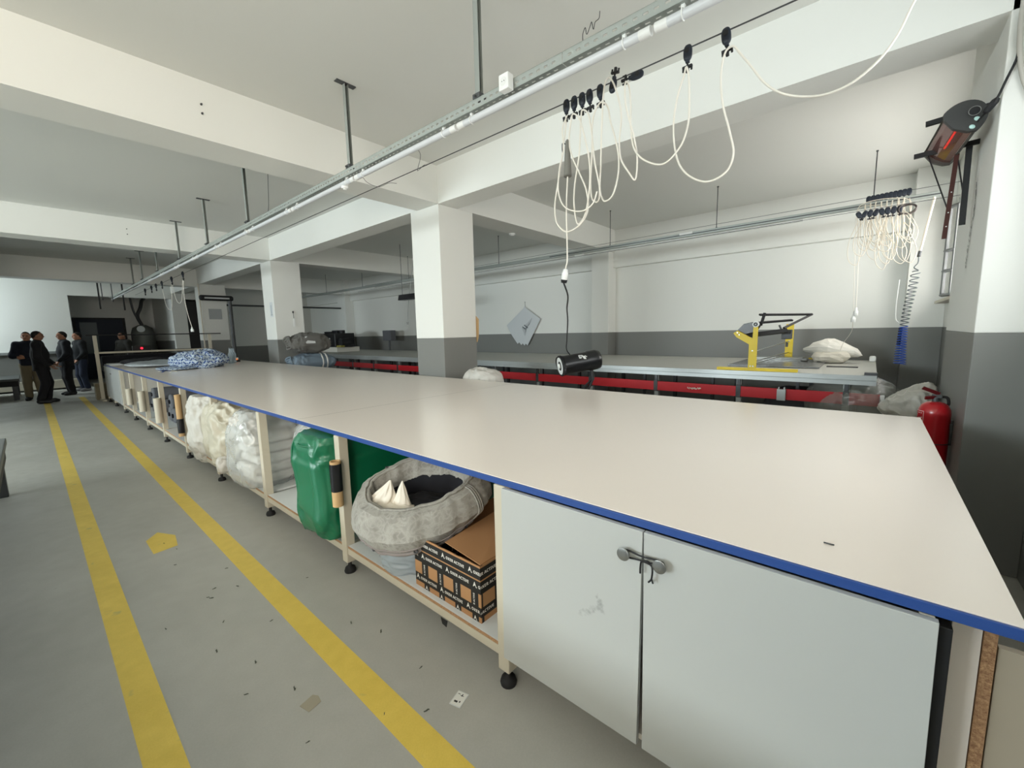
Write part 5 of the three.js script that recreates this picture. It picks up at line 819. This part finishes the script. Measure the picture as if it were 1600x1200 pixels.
  const tr = [[[0, .98, 0], [0, .9, 0], .135, .13, 1.25], ...[0, 1].flatMap((i) => [[hip[i], kn[i], .108, .085], [kn[i], [an[i][0], an[i][1] + .02, an[i][2]], .085, .07]])];
  const [tl, th] = bounds(tr, .05), tf = nz(bones(tr, .03), .006, 8); obj('trousers', sdfMesh((a, b, c) => Math.max(tf(a, b, c), b - 1.0), tl, th, .016), o.trousers, t);
  for (const i of [0, 1]) { const A = an[i], turn = i ? .18 : -.18, S = [[[A[0], .055, A[2] - .03], [A[0] + Math.sin(turn) * .1, .045, A[2] + .1], .048, .045], [[A[0] + Math.sin(turn) * .1, .045, A[2] + .1], [A[0] + Math.sin(turn) * .17, .036, A[2] + .16], .045, .034], [[A[0], .06, A[2] - .01], [A[0], .12, A[2] - .01], .048, .045]]; const [sl, sh2] = bounds(S, .03), f = bones(S, .03); obj('shoe', sdfMesh((a, b, c) => Math.max(f(a, b, c), .003 - b), sl, sh2, .01), o.shoes ?? M.black, t); }
  obj('hair', sdfMesh((a, b, c) => Math.max(ell([a, b, c], [0, 1.655, .008], [.083, .108, .1]) + .003 * N3(a * 60, b * 60, c * 60), -(b - 1.725 + 1.2 * Math.max(0, .07 - c)), 1.58 - b), [-.11, 1.56, -.12], [.11, 1.79, .13], .007), o.hair ?? M.hair, t);
  for (const s of [-1, 1]) obj('eye', [new THREE.SphereGeometry(.0105, 12, 8).translate(s * .032, 1.652, .098)], M.eye ??= std('#1d1714', .3), t);
  obj('mouth', tube([[-.02, 1.592, .109], [0, 1.5905, .116], [.02, 1.592, .109]], .0028, 12, 6), M.lip ??= std('#7a4a42', .6), t);
  return [t, fing];
}
const J = { navy: std('#1b1f2e', .9), black: std('#101115', .9), coat: std('#0f131c', .85), dark: std('#14181c', .9), olive: std('#2a2a26', .9), beige: std('#7e735c', .9), jeans: std('#232c40', .9), pants: std('#15151a', .9), shoesGrey: std('#8a8a8c', .8) };
person('man in a dark sweater and beige trousers with folded arms, leftmost of the people', -16.4, .0, 1.45, 1.76, { elbow: [[-.27, 1.16, .06], [.27, 1.16, .06]], wrist: [[.04, 1.16, .2], [-.05, 1.12, .21]], jacket: J.navy, trousers: J.beige, long: .9, knee: [[-.1, .5, .03], [.1, .5, .05]] });
person('man in black seen from the side, standing in front of the others', -15.3, -.16, 3.05, 1.76, { elbow: [[-.25, 1.14, -.02], [.26, 1.16, .0]], wrist: [[-.2, .92, .16], [.22, .95, .2]], jacket: J.black, trousers: J.pants, long: .8, skin: M.skinDark, knee: [[-.1, .5, .04], [.1, .5, .08]], ankle: [[-.11, .09, -.08], [.11, .09, .03]] });
person('man in a long dark coat facing left, third from the left of the people', -17.0, -.66, .15, 1.77, { elbow: [[-.25, 1.15, .0], [.25, 1.15, .02]], wrist: [[-.23, .9, .12], [.2, .95, .18]], jacket: J.coat, trousers: J.pants, long: .7 });
person('man in dark jacket, jeans and pale shoes half hidden behind the rack post', -17.9, -1.0, .3, 1.76, { elbow: [[-.27, 1.15, -.02], [.27, 1.15, .0]], wrist: [[-.25, .92, .1], [.22, .95, .16]], jacket: J.dark, trousers: J.jeans, shoes: J.shoesGrey, long: .8, knee: [[-.12, .5, .04], [.14, .5, .05]] });
person('dim figure in dark clothes standing before the dark doorway behind the rack', -17.6, -1.95, .5, 1.74, { elbow: [[-.26, 1.15, 0], [.26, 1.15, 0]], wrist: [[-.2, .95, .16], [.2, .95, .16]], jacket: J.olive, trousers: J.pants, skin: M.skinDark });
// ================================================================ LITTER ON THE FLOOR
{
  const st = canvas(96, 128, (x) => { x.fillStyle = '#e6e6e0'; x.fillRect(0, 0, 96, 128); x.fillStyle = '#2a2b2c'; x.fillRect(14, 22, 20, 5); x.fillRect(50, 16, 8, 22); x.fillRect(40, 30, 30, 5); x.fillRect(20, 84, 30, 16); x.fillRect(62, 78, 10, 14); x.strokeStyle = '#9aa'; x.strokeRect(2, 2, 92, 124); });
  const g = bx(-.026, .026, 0, .0012, -.035, .035); const s = tag(obj('paper_tag', g, M.paper), 'small white printed tag lying on the floor below the cabinet', 'tag'); s.position.set(-1.19, .0005, -1.0); s.rotation.y = .25;
  obj('print', new THREE.PlaneGeometry(.05, .068).rotateX(-Math.PI / 2).translate(0, .0016, 0), std('#ffffff', .7, { map: st }), s, true);
  const b = tag(obj('paper_scrap', prism([[-.03, -.03], [.028, -.035], [.034, .02], [.0, .036], [-.026, .03]], .0012).rotateX(-Math.PI / 2), std('#a39c89', .8)), 'beige paper scrap on the floor between the yellow lines', 'paper scrap'); b.position.set(-1.65, .0008, -.6); b.rotation.y = .3;
  const gr = 'tiny dark thread scraps on the grey floor';
  const proto = tag(obj('thread_scrap', [tube([[-.018, .003, 0], [-.006, .005, .004], [.006, .004, -.002], [.018, .003, .003]], .0028, 12, 5), rb(-.006, .012, .0005, .004, -.002, .005, .001)], std('#55584e', .9)), 'tiny dark thread scrap on the grey floor', 'thread scrap', gr);
  const sp = [[-3.42, -.47], [-2.79, -.55], [-2.92, -.56], [-2.84, -.53], [-2.85, -.66], [-3.85, -.5], [-3.7, -.53], [-2.5, -.5], [-2.3, -.42], [-2.1, -.55], [-1.9, -.45], [-1.75, -.6], [-1.5, -.5], [-1.35, -.75], [-1.25, -.9], [-2.0, -.95], [-1.8, -1.02], [-1.45, -.98], [-2.3, -.7], [-2.6, -.98], [-1.1, -.6], [-1.3, -.35], [-1.6, -.3], [-2.7, -.3], [-3.1, -.7]];
  sp.forEach(([x, z], i) => { const o = i ? proto.clone() : proto; if (i) { o.name = numbered('thread_scrap'); scene.add(o); } o.position.set(x + rr(-.03, .03), .0005, z + rr(-.02, .02)); o.rotation.y = rnd() * 6; o.scale.setScalar(rr(.35, .75)); });
  const f = tag(obj('thread_scrap', tube([[0, 0, 0], [.01, .001, .003], [.022, 0, 0]], .002, 10, 5), M.steelDark), 'tiny dark fleck on the near table top by its blue edge', 'fleck'); f.position.set(-.06, T + .002, -1.33);
  tag(obj('black_tape', prism([[0, 0], [.05, .0], [.04, -.035], [.01, -.03]], .002).translate(-1.5, .128, -1.168), M.black), 'scrap of black tape hanging under the shelf edge below the cardboard box', 'tape');
}
renderer.render(scene, camera);
